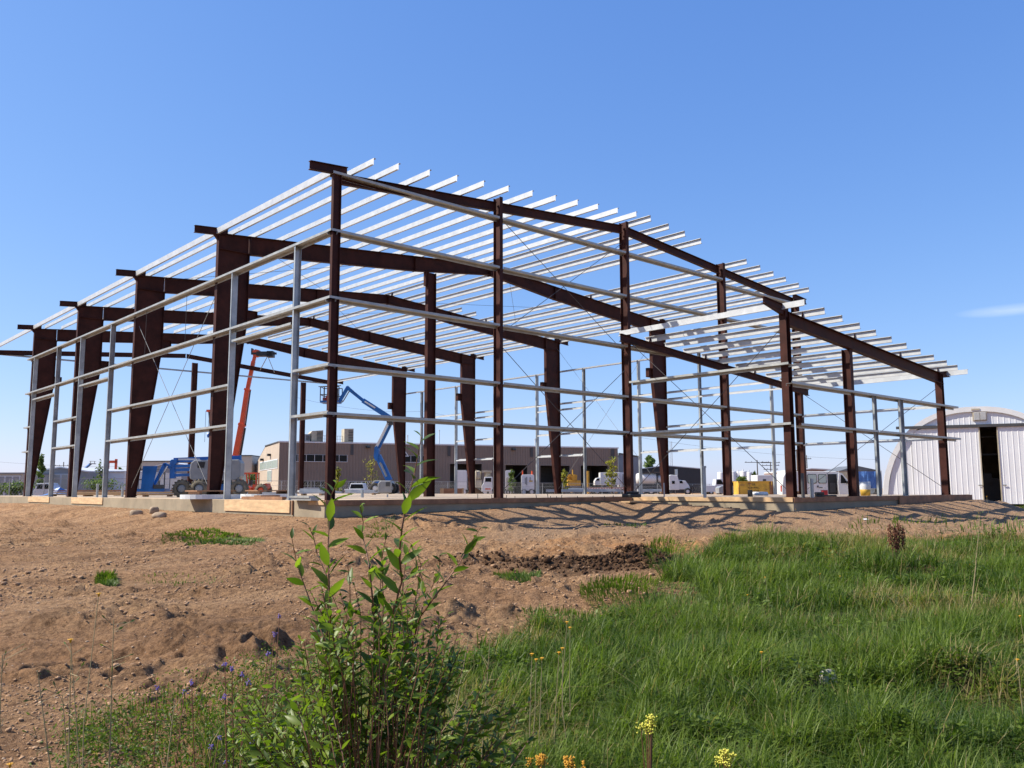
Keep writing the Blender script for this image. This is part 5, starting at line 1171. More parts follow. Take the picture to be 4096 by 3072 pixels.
# lumber on slab
def plank(loc,size,rz,label,m=WOOD,name='timber',cat='timber'):
    o=MB().box(0,size[0],-size[1]/2,size[1]/2,0,size[2]).build(name,m,None,bev=.004); o.location=loc;o.rotation_euler=(0,0,rz); return tag(o,label,cat)
plank((-.2,2.3,.005),(2.6,.14,.09),math.radians(90),'dark timber lying on the slab edge between the near door posts',WOODD)
plank((.3,5.0,.005),(.8,.3,.12),.3,'short timber block on the slab beside the second post',WOODD)
P=onground(2945,2058); t=plank(P,(.75,.15,.17),-YAW-.12,'sawn timber block lying on the gravel in front of the lean-to',WOOD,'timber_block')
def disc(u,v,r,h,label):
    d=min(45,(CAM[2])*FPX/(v-1957.5)); P=place(u,d,.004); t=thing('concrete_ring',label,'concrete disc',P,0); MB().lathe([(.01,0),(r,0),(r,h),(.01,h)],(0,0,0),28).build('disc',OFFW,t)
    MB().box(-r*.7,r*.7,-.5,.5,h+.1,h+.14).box(-r*.6,-r*.5,-.45,.45,h,h+.1).box(r*.5,r*.6,-.45,.45,h,h+.1).build('pallet',WOODD,t)
disc(1083,1988,1.0,.14,'round white disc with a pallet on top beyond the near door opening'); disc(850,1991,.95,.14,'round white disc with a pallet on top beside the first frame column')
for i,(u,d,w_,lb) in enumerate(((455,44,3.4,'long stack of orange lumber behind the third post'),(390,50,4.0,'stack of lumber behind the second frame column'),(640,40,1.6,'small stack of boards under the blue basket'),(260,47,1.2,'pale bundle of boards beside the blue tarp'))):
    P=place(u,d,0.004); t=thing('lumber_stack',lb,'lumber stack',P,RZ+.1*i,'lumber stacked on the slab')
    for j in range(3): MB().box(-w_/2+.1*j,w_/2-.05*j,-.4,.4,.06+j*.09,.13+j*.09).build('board_layer',(WOOD,PLY,WOODD)[j],t)
    MB().box(-w_*.35,-w_*.35+.1,-.45,.45,0,.06).box(w_*.3,w_*.3+.1,-.45,.45,0,.06).build('bearer',WOODD,t)
# tarps and odds at left
P=place(225,48,0.0); mb=MB(); vs=[];fs=[]
for i in range(10):
    for j in range(6): vs.append((-.9+.22*i,-.5+.2*j,.02+.42*math.exp(-((i-6)/2.6)**2-((j-2.5)/2)**2)*(1+.35*math.sin(i*2.1+j*1.3))))
for i in range(9):
    for j in range(5): a=i*6+j; fs.append((a,a+6,a+7,a+1))
o=mb.add(vs,fs).build('tarpaulin',TARPB); o.location=P;o.rotation_euler=(0,0,RZ); tag(o,'crumpled bright blue tarpaulin on the slab behind the second post','tarpaulin')
# pipes, anchor rods, bollards on the slab
def pipe(u,vb,vt,r,label,m=GALVP,name='vent_pipe',cat='pipe',cap=False,group=None,tilt=0):
    P=onslab(u,vb); d=hx(P)[2]; h=(vb-vt)*d/FPX; mb=MB().cyl((0,0,0),(tilt*h,0,h),r,n=10)
    if cap: mb.cyl((tilt*h,0,h),(tilt*h,0,h+.06),r*1.35,n=10)
    o=mb.build(name,m); o.location=P; return tag(o,label,cat,group)
pipe(2820,1991,1872,.05,'tall capped plumbing pipe standing on the slab right of the ridge column',GALVP,cap=True)
pipe(1449,1990,1960,.06,'short grey pipe stub right of the near corner column'); pipe(388,1989,1935,.05,'pale pipe stub left of the third post'); pipe(489,1988,1945,.05,'pale pipe stub beside the second frame column')
pipe(3249,1990,1915,.06,'blue-topped pipe standing beside the right-hand lean-to column'); pipe(3213,1991,1893,.05,'thin dark pipe standing beside the far gable column',DGREY)
pipe(3001,1987,1960,.085,'short fat black pipe stub in front of the yellow bin',BLACK); pipe(2657,1989,1932,.022,'thin pale stake on the lean-to slab edge',WIRE)
pipe(1562-12,1989,1977,.03,'low pipe stub in the middle of the slab')
P=onslab(3020,1984); 
for u,lb in ((3022,'white pail lid stack in front of the yellow bin'),(3050,'second white coil in front of the yellow bin, right of the lid stack')):
    P=onslab(u,1981.5); o=MB().lathe([(.01,0),(.22,0),(.24,.06),(.2,.14),(.01,.15)],(0,0,0),16).build('pail_lid',OFFW,None,True); o.location=P; tag(o,lb,'pail lid')
P=onslab(3462,1983); t=thing('plastic_pail','white and yellow pail standing on the slab behind the middle lean-to column','pail',P,0); MB().lathe([(.01,0),(.17,0),(.19,.34),(.01,.34)],(0,0,0),16).build('pail',YEL,t,True); MB().lathe([(.171,.15),(.2,.34),(.2,.52),(.01,.52)],(0,0,0),16).build('upper_pail',OFFW,t,True)
for i,(u,m,lb) in enumerate(((3298,REDP,'small red valve block on the lean-to slab'),(3306,BLACK,'coil of black cable on the lean-to slab'))):
    P=onslab(u,1988 if i else 1984); o=(MB().box(-.1,.1,-.1,.1,0,.22) if i==0 else MB().box(-.35,.3,-.12,.12,0,.07).box(-.35,-.1,-.12,.12,.07,.16)).build('site_scrap',m,None,bev=.02); o.location=P;o.rotation_euler=(0,0,RZ); tag(o,lb,'site scrap')
P=onslab(2558,1990); o=MB().box(-.3,.25,-.2,.2,0,.12).box(-.15,.2,-.15,.15,.12,.2).build('rag_bundle',BLACK,None,bev=.03); o.location=P+np.array([.1,.4,0]); tag(o,'dark bundle lying beside the foot of the ridge column','bundle')
rb=[(1911,1994,1976),(1967,1994,1980),(2025,1993,1980),(2060,1993,1985),(2146,1993,1978),(2192,1992,1966),(2202,1992,1984),(2226,1992,1985),(2246,1992,1980),(2310,1992,1984),(2371,1991,1985),(2418,1991,1983),(2453,1991,1981)]
ORD=['first','second','third','fourth','fifth','sixth','seventh','eighth','ninth','tenth']
for i,(u,a,b) in enumerate(rb): pipe(u,a,b,.011,(['tall anchor rod left of the second gable column','shorter anchor rod close to the left of the second gable column'][i] if i<2 else ORD[i-2]+' thin anchor rod to the right of the second gable column') if i<12 else 'last thin anchor rod before the ridge column',DGREY,'anchor_rod','anchor rod',group='anchor rods along the gable edge',tilt=random.uniform(-.25,.25) if i%3 else 0)
# ------------------------------------------------------------------ vegetation
def blades(x,y,h,wd,tint,name,label,cat,lean=.35,seed=1,wind=(.06,-.03)):
    rg=np.random.default_rng(seed); n=len(x); z=gz(x,y)-.01
    a=rg.uniform(0,2*math.pi,n); dirx_,diry_=np.cos(a),np.sin(a)
    ln=rg.gamma(2.2,lean/2.2,n); bx=dirx_*ln+wind[0]*rg.random(n); by=diry_*ln+wind[1]*rg.random(n)
    # width runs across the lean direction mostly
    b=a+math.pi/2+rg.uniform(-.6,.6,n); wx,wy=np.cos(b)*wd/2,np.sin(b)*wd/2
    V=np.zeros((n,7,3)); fr=(0,.38,.74,1.0); wf=(.9,1.0,.62,0)
    for j,(f,q) in enumerate(zip(fr,wf)):
        cx=x+bx*h*f*f; cy=y+by*h*f*f; cz=z+h*(f-.28*f*f*np.clip(ln*1.2,0,1.6))
        if j<3:
            V[:,2*j,0]=cx-wx*q;V[:,2*j,1]=cy-wy*q;V[:,2*j,2]=cz; V[:,2*j+1,0]=cx+wx*q;V[:,2*j+1,1]=cy+wy*q;V[:,2*j+1,2]=cz
        else: V[:,6,0]=cx;V[:,6,1]=cy;V[:,6,2]=cz
    base=np.arange(n)[:,None]*7
    T=np.concatenate([base+np.array([[0,1,3]]),base+np.array([[0,3,2]]),base+np.array([[2,3,5]]),base+np.array([[2,5,4]]),base+np.array([[4,5,6]])],0)
    o=npmesh(name,V.reshape(-1,3),T,GRASSM,{'tint':np.repeat(tint,7)}); return tag(o,label,cat,kind='stuff')
def spread(D0,D1,dens,L0f,L1f,seed):
    rg=np.random.default_rng(seed); area=.5*(L1f-L0f)*(D1**2-D0**2); n=int(area*dens)
    D=np.sqrt(rg.uniform(D0**2,D1**2,n)); L=rg.uniform(L0f,L1f,n)*D
    return CAM[0]+D*_s+L*_c, CAM[1]+D*_c-L*_s, D, L, rg
def field(D0,D1,dens,hm,wd,seed,name,label):
    x,y,D,L,rg=spread(D0,D1,dens,-.45,.78,seed)
    u,v=pix(x,y,gbase(x,y)); q=fbm(x*1.4,y*1.4,3,33); q2=fbm(x*.6,y*.6,2,44)
    k=inpoly(u,v,FIELD)|((u>4096)&(v>2190))
    left=sm((u-1150)/800)                                   # thinner towards the left
    k&=rg.random(len(x))<np.clip((.10+1.05*left)*sm((q-.22)/.16)+.05,0,1)
    x,y,D,q,q2,u,v=x[k],y[k],D[k],q[k],q2[k],u[k],v[k]
    q3=fbm(x*4.5,y*4.5,2,66); h=hm*(.35+.7*q+.8*q3)*rg.uniform(.45,1.4,len(x))*(.75+.5*q2)
    t=np.clip(rg.normal(.42,.22,len(x))+(q2-.5)*.6+(q3-.5)*.7,0,.8)
    dry=(rg.random(len(x))<.035+.45*sm((fbm(x*.55+7,y*.55,3,88)-.56)/.12)); t=np.where(dry,rg.uniform(.84,1,len(x)),t)
    return blades(x,y,h,wd*rg.uniform(.7,1.3,len(x)),t,name,label,'grass',.75,seed)
field(3.2,5.5,5600,.185,.0055,1,'meadow_grass','tall green grass in the near foreground')
field(5.5,9,3200,.20,.0072,2,'meadow_grass','dense green grass in the middle of the meadow on the right')
field(9,19,1500,.22,.0095,3,'meadow_grass','dense green grass at the far side of the meadow towards the building')
def clover(n,D0,D1,seed,label,hmax=.13,sz=(.008,.020)):
    rg=np.random.default_rng(seed); D=np.sqrt(rg.uniform(D0**2,D1**2,n)); L=rg.uniform(-.4,.75,n)*D; x=CAM[0]+D*_s+L*_c; y=CAM[1]+D*_c-L*_s
    u,v=pix(x,y,gbase(x,y)); k=(inpoly(u,v,FIELD)|((u>4096)&(v>2190)))&(fbm(x*1.9,y*1.9,3,123)>.50+.1*(u<1500)); x,y=x[k],y[k]; n=len(x)
    z=gz(x,y)+hmax*rg.random(n)**.7; c=np.stack([x,y,z],-1); a=rg.normal(0,1,(n,3)); a[:,2]*=.4; a/=np.linalg.norm(a,axis=1)[:,None]
    b=np.cross(a,np.stack([rg.normal(0,.5,n),rg.normal(0,.5,n),np.ones(n)],-1)); b/=np.linalg.norm(b,axis=1)[:,None]; s=rg.uniform(*sz,n)[:,None]
    V=np.stack([c-a*s*1.4,c-b*s*.7,c+a*s*1.4,c+b*s*.7],1).reshape(-1,3)
    o=npmesh('clover_leaves',V,np.arange(n*4).reshape(n,4),GRASSM,{'tint':np.repeat(np.clip(rg.normal(.5,.2,n),0,.8),4)}); tag(o,label,'ground cover',kind='stuff')
clover(90000,3.2,8,301,'small broad weed leaves among the grass in the near meadow')
def weedmass(n,seed,label):
    rg=np.random.default_rng(seed); us=rg.uniform(250,1500,n); vs_=rg.uniform(2850,3500,n)-.25*(us-700); vs_=np.clip(vs_,2780,3600); P=np.array([flat(a,b) for a,b in zip(us[::40],vs_[::40])]); x=np.repeat(P[:,0],40)+rg.normal(0,.045,len(P)*40); y=np.repeat(P[:,1],40)+rg.normal(0,.045,len(P)*40); n=len(x)
    z=gz(x,y)+.22*rg.random(n)**.8*np.repeat(rg.uniform(.3,1.2,len(P)),40); c=np.stack([x,y,z],-1); a=rg.normal(0,1,(n,3)); a/=np.linalg.norm(a,axis=1)[:,None]; b=np.cross(a,rg.normal(0,1,(n,3))); b/=np.linalg.norm(b,axis=1)[:,None]; s=rg.uniform(.004,.010,n)[:,None]
    V=np.stack([c-a*s*1.5,c-b*s*.6,c+a*s*1.5,c+b*s*.6],1).reshape(-1,3); o=npmesh('weed_leaves',V,np.arange(n*4).reshape(n,4),GRASSM,{'tint':np.repeat(np.clip(rg.normal(.4,.25,n),0,1),4)}); tag(o,label,'ground cover',kind='stuff')
weedmass(20000,401,'tangle of small leaved weeds along the bottom left around the purple flowers')
clover(60000,8,18,302,'broad weed leaves among the grass in the far meadow',.17,(.014,.03))
def stalks(D0,D1,dens,hm,seed,label):
    x,y,D,L,rg=spread(D0,D1,dens,-.35,.72,seed); u,v=pix(x,y,gbase(x,y)); k=(inpoly(u,v,FIELD)|((u>4096)&(v>2190)))&(rg.random(len(x))<.25+.75*sm((u-2200)/1600)); x,y=x[k],y[k]; n=len(x)
    blades(x,y,hm*rg.uniform(.5,1.3,n),np.full(n,.0026+.0004*D0),rg.uniform(.78,1,n),'dry_stalks',label,'grass',.35,seed)
stalks(3.2,8,12,.36,311,'thin dry seed stalks rising above the near grass')
stalks(8,19,12,.42,312,'thin dry seed stalks rising above the far grass')
# thin grass spreading into the dirt and small tufts
def patch(u,v,ru,rv,n,h,seed,label):
    rg=np.random.default_rng(seed); a=rg.uniform(0,6.28,n); r_=np.sqrt(rg.random(n)); us=u+ru*r_*np.cos(a); vs_=v+rv*r_*np.sin(a)
    P=np.array([onground(uu_,vv_,3) for uu_,vv_ in zip(us,vs_)]); d=hx(P[0])[2]
    blades(P[:,0],P[:,1],h*rg.uniform(.4,1.2,n),np.full(n,.0009*d+.002),np.clip(rg.normal(.4,.18,n),0,.9),'grass_tuft',label,'grass',.5,seed)
patch(850,2166,205,26,5200,.085,21,'thin patch of short green grass on the dirt below the form board')
patch(425,2325,44,18,900,.09,22,'small grass tuft at the left on the bare dirt')
patch(2070,2308,92,30,900,.10,23,'short green grass patch below the dark clods')
patch(2690,2250,110,60,900,.20,24,'ragged grass clump right of the dark clods')
patch(2400,2500,330,60,900,.10,25,'thin grass at the ragged edge of the meadow')
patch(2580,2370,260,60,2400,.12,26,'sparse grass on the pale dirt beside the meadow')
patch(1520,2112,60,16,220,.10,27,'small tuft beside the shaded foundation')
patch(2500,2105,90,12,90,.12,28,'few green weeds in the lattice of shadows')
patch(720,2320,190,16,160,.05,29,'faint short grass on the left dirt')
patch(900,2990,620,150,1100,.12,30,'thin weedy grass along the bottom left')
patch(3800,2120,420,40,360,.28,31,'scattered tall grass stalks before the lean-to shadows')
patch(4070,2030,70,14,900,.22,32,'grey green grass clump beside the arched hut')
# ---- willow shrub in the foreground
SH0=at(1480,2600,2.35); SHB=np.array([SH0[0],SH0[1],float(gbase(SH0[0],SH0[1]))])
SHR=thing('willow_shrub','leafy green willow shrub with reddish stems in the foreground','shrub',SHB)
def c2f(x,y): return 1000+x/1.8436,1700+y/1.8436
stems=[([(640,430),(600,520),(585,700),(575,900),(580,1100),(590,1350),(600,1640)],2.30,.066),
 ([(310,840),(345,1020),(400,1180),(460,1350),(540,1560)],2.35,.058),
 ([(1265,90),(1240,210),(1215,350),(1180,480),(1150,600),(1120,760),(1100,950),(1120,1150),(1050,1400),(1000,1640)],2.25,.070),
 ([(1300,1235),(1190,880),(1150,1000),(1130,1150)],2.45,.05),
 ([(815,600),(835,720),(825,800),(860,940),(880,1050),(900,1250),(930,1500)],2.35,.055),
 ([(1700,760),(1640,850),(1590,930),(1540,1030),(1450,1150),(1350,1280),(1250,1420),(1190,1640)],2.4,.052),
 ([(430,740),(470,830),(495,950),(560,1100),(580,1260)],2.42,.048),
 ([(980,1000),(975,1120),(985,1300),(975,1500)],2.3,.058),
 ([(1000,850),(975,960),(965,1080),(960,1250)],2.5,.045),
 ([(1230,930),(1260,1030),(1240,1180),(1200,1400)],2.5,.045),
 ([(720,1030),(735,1150),(740,1350),(760,1560)],2.3,.05),
 ([(1400,960),(1395,1060),(1340,1200),(1270,1350)],2.55,.042)]
rg=np.random.default_rng(77)
base=np.array([0,0,0.])
SM=MB(); LV=[];LF=[];LT=[]
def leaf(p,dirv,nrm,L_,Wd,t):
    d=dirv/np.linalg.norm(dirv); n_=nrm-d*(nrm@d); n_/=np.linalg.norm(n_)+1e-9; s=np.cross(d,n_)
    fs=(0,.12,.35,.6,.82,1.0); ws=(.04,.55,1.0,.86,.45,0.02); o=len(LV); cur=rg.uniform(.05,.35)
    for f,w_ in zip(fs,ws):
        c=p+d*L_*f-n_*L_*cur*f*f
        LV.append(c-s*Wd*.5*w_+n_*Wd*.13*w_); LV.append(c); LV.append(c+s*Wd*.5*w_+n_*Wd*.13*w_)
    for i in range(5):
        a=o+i*3; LF.append((a,a+1,a+4,a+3)); LF.append((a+1,a+2,a+5,a+4))
    LT.extend([t]*18)
def do_stem(P,L0,top_spacing,thin=1.0,leafup=.75):
    """P world points from tip to base"""
    P=[np.array(p) for p in P]; SMl=len(P)
    SM.tube([tuple(p-SHB) for p in P],[min(.0028,.0009+.00035*i*thin) for i in range(SMl)],5)
    seg=[np.linalg.norm(P[i+1]-P[i]) for i in range(SMl-1)]; tot=sum(seg); s=0.0;i=0;k_=0; ang=rg.uniform(0,6.28)
    while s<tot*.93:
        acc=0;i=0
        while i<len(seg)-1 and acc+seg[i]<s: acc+=seg[i];i+=1
        f=(s-acc)/max(seg[i],1e-6); p=P[i]+(P[i+1]-P[i])*min(f,1); up=P[i]-P[i+1]; up/=np.linalg.norm(up)
        ang+=2.4+rg.normal(0,.3); side=np.array([math.cos(ang),math.sin(ang),0])
        dv=up*(leafup+.25)*rg.uniform(.5,1.5)+side*rg.uniform(.6,1.1)+np.array([0,0,-.15*rg.random()])
        sc=(.55+.45*min(1,s/.08))*rg.uniform(.75,1.15); nr=up*.7-side*.5+rg.normal(0,.35,3)
        leaf(p-SHB,dv,nr,L0*sc,L0*sc*.33,float(np.clip(rg.normal(.45,.25),0,1)))
        s+=top_spacing*rg.uniform(.7,1.3)
bx=np.array([0,0,0.])
for pts,dep,L0 in stems:
    W3=[at(*c2f(*q),dep+.04*math.sin(i)) for i,q in enumerate(pts)]
    do_stem(W3+[SHB+np.array([rg.uniform(-.12,.12),rg.uniform(-.12,.12),0])],L0*1.08,.022)
# lower bushy mass
for i in range(225):
    r_=rg.random()
    if i>175: u=rg.uniform(850,2150); top=rg.uniform(2780,3080)
    elif r_<.42: u=rg.uniform(1180,1830); top=2330+abs(rg.normal(0,210))+max(0,u-1650)*.6
    elif r_<.74: u=rg.uniform(900,1400); top=2640+max(0,1150-u)*.55+abs(rg.normal(0,150))
    else: u=rg.uniform(1650,2080); top=2560+abs(rg.normal(0,160))+max(0,u-1850)*.8
    top=min(top,3090); dep=2.35+rg.normal(0,.16)
    tip=at(u,top,dep); lo=at(u+(1480-u)*rg.uniform(.25,.5),top+rg.uniform(220,460),dep+rg.normal(0,.05))
    m=(tip+lo)/2+np.array([rg.normal(0,.015),rg.normal(0,.015),.01]); zg=float(gbase(lo[0],lo[1]))
    do_stem([tip,m,lo],rg.uniform(.028,.047),.014,1.0,.5)
    b0=SHB+np.array([rg.normal(0,.10),rg.normal(0,.10),0])+(lo-SHB)*np.array([.55,.55,0]); SM.tube([tuple(lo-SHB),tuple((lo*.5+b0*.5)-SHB+np.array([0,0,-.02])),tuple(b0-SHB)],[.0018,.0022,.003],4)
SM.build('stem',STEMM,SHR)
o=npmesh('foliage',np.array(LV),np.array(LF),LEAF,{'tint':LT},smooth=False); o.parent=SHR
# ---- weeds and flowers
def flower(u,v,dep,base_uv,kind,label,group):
    """flower head at pixel/depth, stalk down to the ground"""
    H_=at(u,v,dep); zg=float(gz(H_[0],H_[1])); B_=np.array([H_[0]+.06*random.uniform(-1,1),H_[1]+.04*random.uniform(-1,1),zg])
    t=thing('wildflower',label,'wildflower',B_,0,group); h=H_-B_
    m_=h*.5+np.array([random.uniform(-.03,.03),0,0]); MB().tube([(0,0,0),tuple(m_),tuple(h)],[.003,.0022,.0015],5).build('stalk',DRYM if kind!='p' else STEMM,t)
    mb=MB(); r=.013 if kind=='y' else .009
    if kind=='y':
        for i in range(9):
            a=i*.7; mb.add([h,h+np.array([math.cos(a)*r*.6-math.sin(a)*.004,math.sin(a)*r*.6+math.cos(a)*.004,.006]),h+np.array([math.cos(a)*r,math.sin(a)*r,.003]),h+np.array([math.cos(a)*r*.6+math.sin(a)*.004,math.sin(a)*r*.6-math.cos(a)*.004,.006])],[(0,1,2,3)])
        mb.lathe([(.001,.008),(.005,.005),(.004,-.006),(.001,-.01)],tuple(h),8).build('petals',PETY,t)
    else:
        for i in range(16):
            c=h+np.array([random.gauss(0,.004),random.gauss(0,.004),-.0009*i+random.gauss(0,.002)]); mb.lathe([(.0006,-.0028),(.0028,0),(.0006,.0028)],tuple(c),5)
        mb.build('petals',PETP,t)
    return t
YF_=[(282,2562,3.3,'orange flower on a thin stalk low at the left over bare dirt'),(395,2378,3.6,'orange flower standing above the small grass tuft on the left dirt'),(2268,2490,5.0,'upper of two yellow flowers above the round grass clump beside the bare dirt'),(2280,2512,5.1,'lower of two yellow flowers above the round grass clump beside the bare dirt'),(2250,2595,4.6,'taller yellow bud on the stalk right of the shrub'),(2236,2612,4.6,'shorter yellow bud just left of the taller bud right of the shrub'),(2128,2618,4.4,'leftmost yellow flower at the ragged near corner of the meadow'),(2145,2640,4.5,'lowest yellow flower at the ragged near corner of the meadow'),(2168,2635,4.5,'rightmost of three low yellow flowers at the near corner of the meadow'),(3046,2610,5.4,'single orange yellow flower in the middle of the meadow above the pale stone'),(3060,2310,9.5,'orange flower in the far left part of the meadow'),(3280,2296,11,'left flower of a pair in the middle of the far meadow'),(3360,2305,11,'right flower of a pair in the middle of the far meadow'),(3590,2216,13.5,'yellow flower just below the rusty dock plant'),(3880,2258,12,'upper orange flower beside the tall pale weed'),(3875,2268,12,'lower orange flower beside the tall pale weed'),(3925,2135,13,'yellow flower near the top of the tall pale weed'),(3770,2152,13.5,'yellow flower at the meadow edge between dock plant and tall weed'),(3183,2038,14,'yellow flower seen against the corner of the lean-to foundation'),(3350,2044,15,'yellow flower seen against the lean-to shadows, right of the corner'),(3320,2068,14.5,'small yellow flower on the dirt below the lean-to front'),(3947,1986,15,'yellow flower seen against the open door of the arched hut'),(3915,2052,14,'yellow flower in the lean-to shadows below the hut door'),(3700,2020,14,'yellow flower seen against the right end of the lean-to foundation'),(40,3060,3.0,'yellow flower cut by the bottom left corner'),(2990,2380,9,'yellow orange flower where the bare dirt meets the far meadow'),(4080,2465,7,'yellow flower at the right edge, upper of two'),(4070,2640,5,'yellow flower at the right edge, lower of two')]
for u,v,dp,lb in YF_: flower(u,v,dp,None,'y',lb,'yellow wildflowers in the meadow')
rg=np.random.default_rng(5)
PF_=[(1118,2458,'highest purple flower, beside the shrub'),(1100,2530,'second highest purple flower, beside the shrub'),(1072,2608,'purple flower at the left side of the shrub, halfway up'),(900,2650,'pale purple flower over the dirt furrow, left one of a pair'),(928,2668,'pale purple flower over the dirt furrow, right one of a pair'),(970,2690,'purple flower between the dirt furrow and the shrub'),(996,2722,'small purple flower right of the dirt furrow'),(766,2722,'faint purple flower below the dirt furrow'),(900,2780,'faint purple flower in the middle of the weeds'),(630,2745,'lonely small purple flower farthest to the left'),(1010,2960,'deep purple flower low beside the shrub foot'),(1050,2975,'purple flower low at the very foot of the shrub'),(845,2980,'large purple flower near the bottom edge'),(878,2945,'purple flower just above the large one near the bottom edge'),(740,2760,'small lilac flower near the left end of the weeds'),(905,3040,'lowest purple flower touching the bottom edge')]
for u,v,lb in PF_: flower(u,v,rg.uniform(2.9,3.5),None,'p',lb,'purple wildflowers left of the shrub')
# goldenrod clumps: fluffy yellow heads
def goldenrod(u,v,dep,r,label,seed):
    r*=.62 if dep<5 else 1; H_=at(u,v,dep); zg=float(gz(H_[0],H_[1])); t=thing('goldenrod',label,'wildflower',(H_[0],H_[1],zg)); h=H_[2]-zg; rg=np.random.default_rng(seed)
    mb=MB(); mp_=MB()
    for i in range(7):
        e=np.array([rg.normal(0,r*.6),rg.normal(0,r*.6),h+rg.normal(0,r*.4)]); mb.tube([(0,0,0),(e[0]*.3,e[1]*.3,h*.6),tuple(e)],[.004,.003,.0015],5)
        for j in range(26):
            c=e+np.array([rg.normal(0,r*.22),rg.normal(0,r*.22),-abs(rg.normal(0,r*.5))]); s=.0034*rg.uniform(.6,1.4); mp_.lathe([(.0005,-s),(s,0),(.0005,s)],tuple(c),5)
    mb.build('stalk',STEMM,t); mp_.build('flower_head',PETY if seed%2 else mat('lime_yellow_petal',(.62,.58,.03),.6),t)
goldenrod(2160,3030,3.6,.05,'clump of deep yellow goldenrod at the bottom edge left of centre of the meadow',1)
goldenrod(2275,3045,3.6,.05,'deep yellow goldenrod clump at the bottom edge, right of its taller twin',3)
goldenrod(2590,2890,3.3,.06,'lime yellow goldenrod clump among the foreground grass',2)
goldenrod(2905,3020,3.0,.05,'lime yellow goldenrod at the bottom edge of the photo',4)
goldenrod(3395,2200,13.0,.22,'distant yellow goldenrod at the far edge of the meadow',5)
# rusty dock seed heads
H_=at(3580,2110,12.5); zg=float(gz(H_[0],H_[1])); t=thing('dock_plant','rust brown dock seed heads standing at the far edge of the meadow','weed',(H_[0],H_[1],zg)); rg=np.random.default_rng(9)
for i,(du,dv,wd) in enumerate(((-22,0,1),(-4,20,1.1),(16,4,1),(30,26,.8),(4,36,.9))):
    x=du*12.5/FPX; z1=H_[2]-zg-dv*12.5/FPX*.6+.05; mb=MB(); sd_=MB()
    mb.cyl((x*.5*_c,-x*.5*_s,0),(x*_c,-x*_s,z1),.005,n=5).build('stalk',STEMM,t)
    for j in range(150):
        f=rg.random(); c=np.array([x*_c,-x*_s,z1-.30*f])+rg.normal(0,.018*wd,3); s=.010*rg.uniform(.6,1.3); sd_.lathe([(.001,-s),(s*.8,0),(.001,s)],tuple(c),5)
    sd_.build('seed_head',DOCK,t)
# tall pale stalk at the right
B_=onground(3880,2470); Tp=at(3920,2060,hx(B_)[2]); t=thing('tall_weed','tall pale weed stalk with a loose head rising from the meadow on the right','weed',B_); hh=Tp-B_
MB().tube([(0,0,0),tuple(hh*.5+np.array([.02,0,0])),tuple(hh)],[.008,.006,.003],6).build('stalk',DRYM,t); rg=np.random.default_rng(3); V=[];F=[];TT=[]
for i in range(150):
    f=rg.uniform(.45,1.03); c=hh*f+rg.normal(0,.04*(1.2-f)+.02,3); a=rg.normal(0,1,3);b=rg.normal(0,1,3); a/=np.linalg.norm(a); b/=np.linalg.norm(b); s=.016; o_=len(V); V+= [c-a*s,c-b*s*.4,c+a*s,c+b*s*.4]; F.append((o_,o_+1,o_+2,o_+3)); TT+=[rg.uniform(.5,1)]*4
o=npmesh('leaves',np.array(V),np.array(F),TREEL,{'tint':TT}); o.parent=t
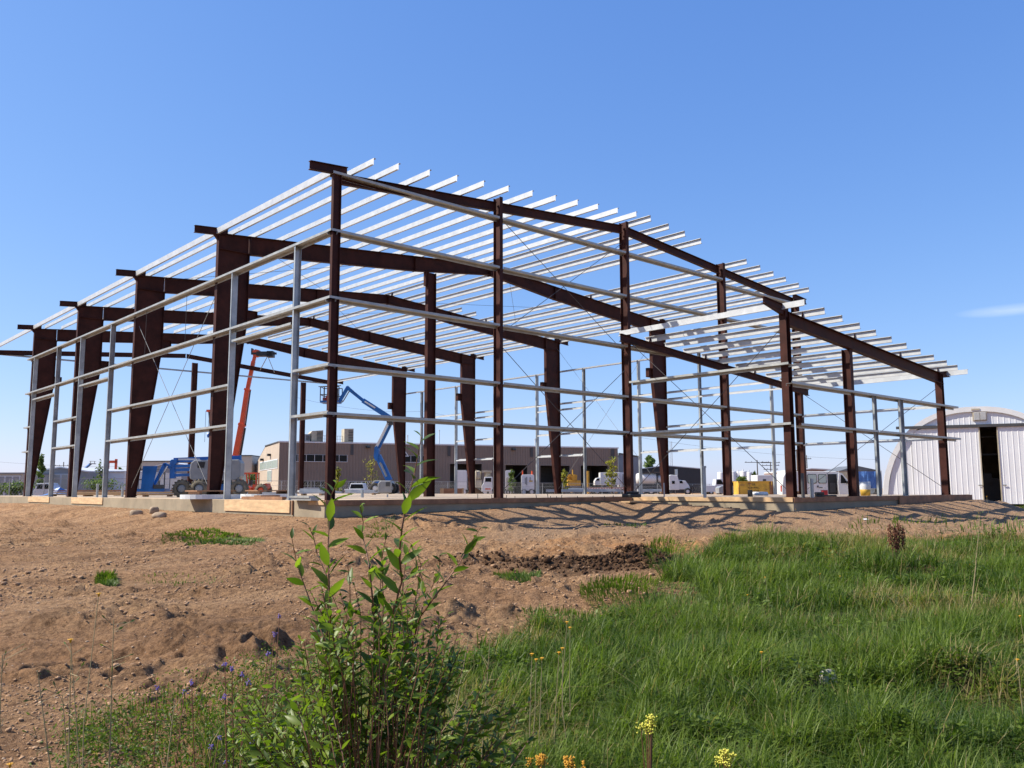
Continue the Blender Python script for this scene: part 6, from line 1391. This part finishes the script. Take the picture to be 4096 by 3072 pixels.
# thin weeds lower left
def weed(u0,v0,u1,v1,dep,label,seed,nl=14,m=TREEL):
    T_=at(u1,v1,dep); zg=float(gz(T_[0],T_[1])); B_=at(u0,3300,dep); B_=np.array([B_[0],B_[1],zg]); t=thing('weed_stalk',label,'weed',B_,0,'thin weeds at the lower left'); h=T_-B_; rg=np.random.default_rng(seed); mb=MB()
    mb.tube([(0,0,0),tuple(h*.5+rg.normal(0,.02,3)),tuple(h)],[.004,.003,.0015],5)
    V=[];F=[];TT=[]
    for i in range(nl):
        f=rg.uniform(.3,1); c=h*f; dr=rg.normal(0,1,3); dr[2]=abs(dr[2])*.7; dr/=np.linalg.norm(dr); L_=rg.uniform(.03,.09); e=c+dr*L_; mb.cyl(tuple(c),tuple(e),.0012,n=3)
        for j in range(2):
            b=rg.normal(0,1,3); b/=np.linalg.norm(b); o_=len(V); s=.013; V+=[e-dr*s,e-b*s*.35,e+dr*s,e+b*s*.35]; F.append((o_,o_+1,o_+2,o_+3)); TT+=[rg.random()]*4
    mb.build('stalk',DRYM,t); o=npmesh('leaves',np.array(V),np.array(F),m,{'tint':TT}); o.parent=t
weed(270,3072,285,2590,3.3,'thin weed stalk carrying the orange flower at the lower left',1)
weed(420,3072,455,2480,3.3,'forked dry weed left of the purple flowers',2,22)
weed(160,3072,150,2680,3.2,'drooping weed near the left edge',3,20)
weed(20,3072,10,2620,3.0,'dark weed stalk cut by the left edge',4,16)
weed(620,3072,700,2800,3.1,'leafy weed at the bottom left of the purple flowers',5,26)
weed(300,3072,250,2780,3.3,'dark bent stalk at the bottom left',6,14)
weed(1900,3072,1960,2560,3.6,'thin dry stalk right of the shrub',7,12)
weed(1700,3072,1880,2520,3.4,'brown seed stalk at the right side of the shrub',8,16)
# pale stone half hidden in the grass under the meadow's right side
P=onground(3322,2790); o=MB().prism([(-.06,-.02),(.055,-.02),(.06,.05),(.045,.085),(.0,.09),(-.04,.085),(-.06,.05)],-.03,.04).build('marker_stone',mat('pale_stone',(.42,.40,.34),.9,0,12,.35,.3,30),None,bev=.02); o.location=P;o.rotation_euler=(-.35,.05,RZ+.3); tag(o,'pale flat stone half hidden in the right hand grass','stone')
for i,(u,v,lb) in enumerate(((3907,2035,'scrap of white paper on the shaded dirt at the right'),(3790,2095,'small white scrap below the lean-to shadows'),(3465,2060,'pale scrap lying in front of the lean-to wall'))):
    P=onground(u,v); o=MB().box(-.06,.07,-.04,.04,0,.02).box(-.02,.09,-.05,.02,.02,.05).build('paper_scrap',WHITE,None,bev=.008); o.location=P; o.rotation_euler=(.2,.1,i); tag(o,lb,'litter')
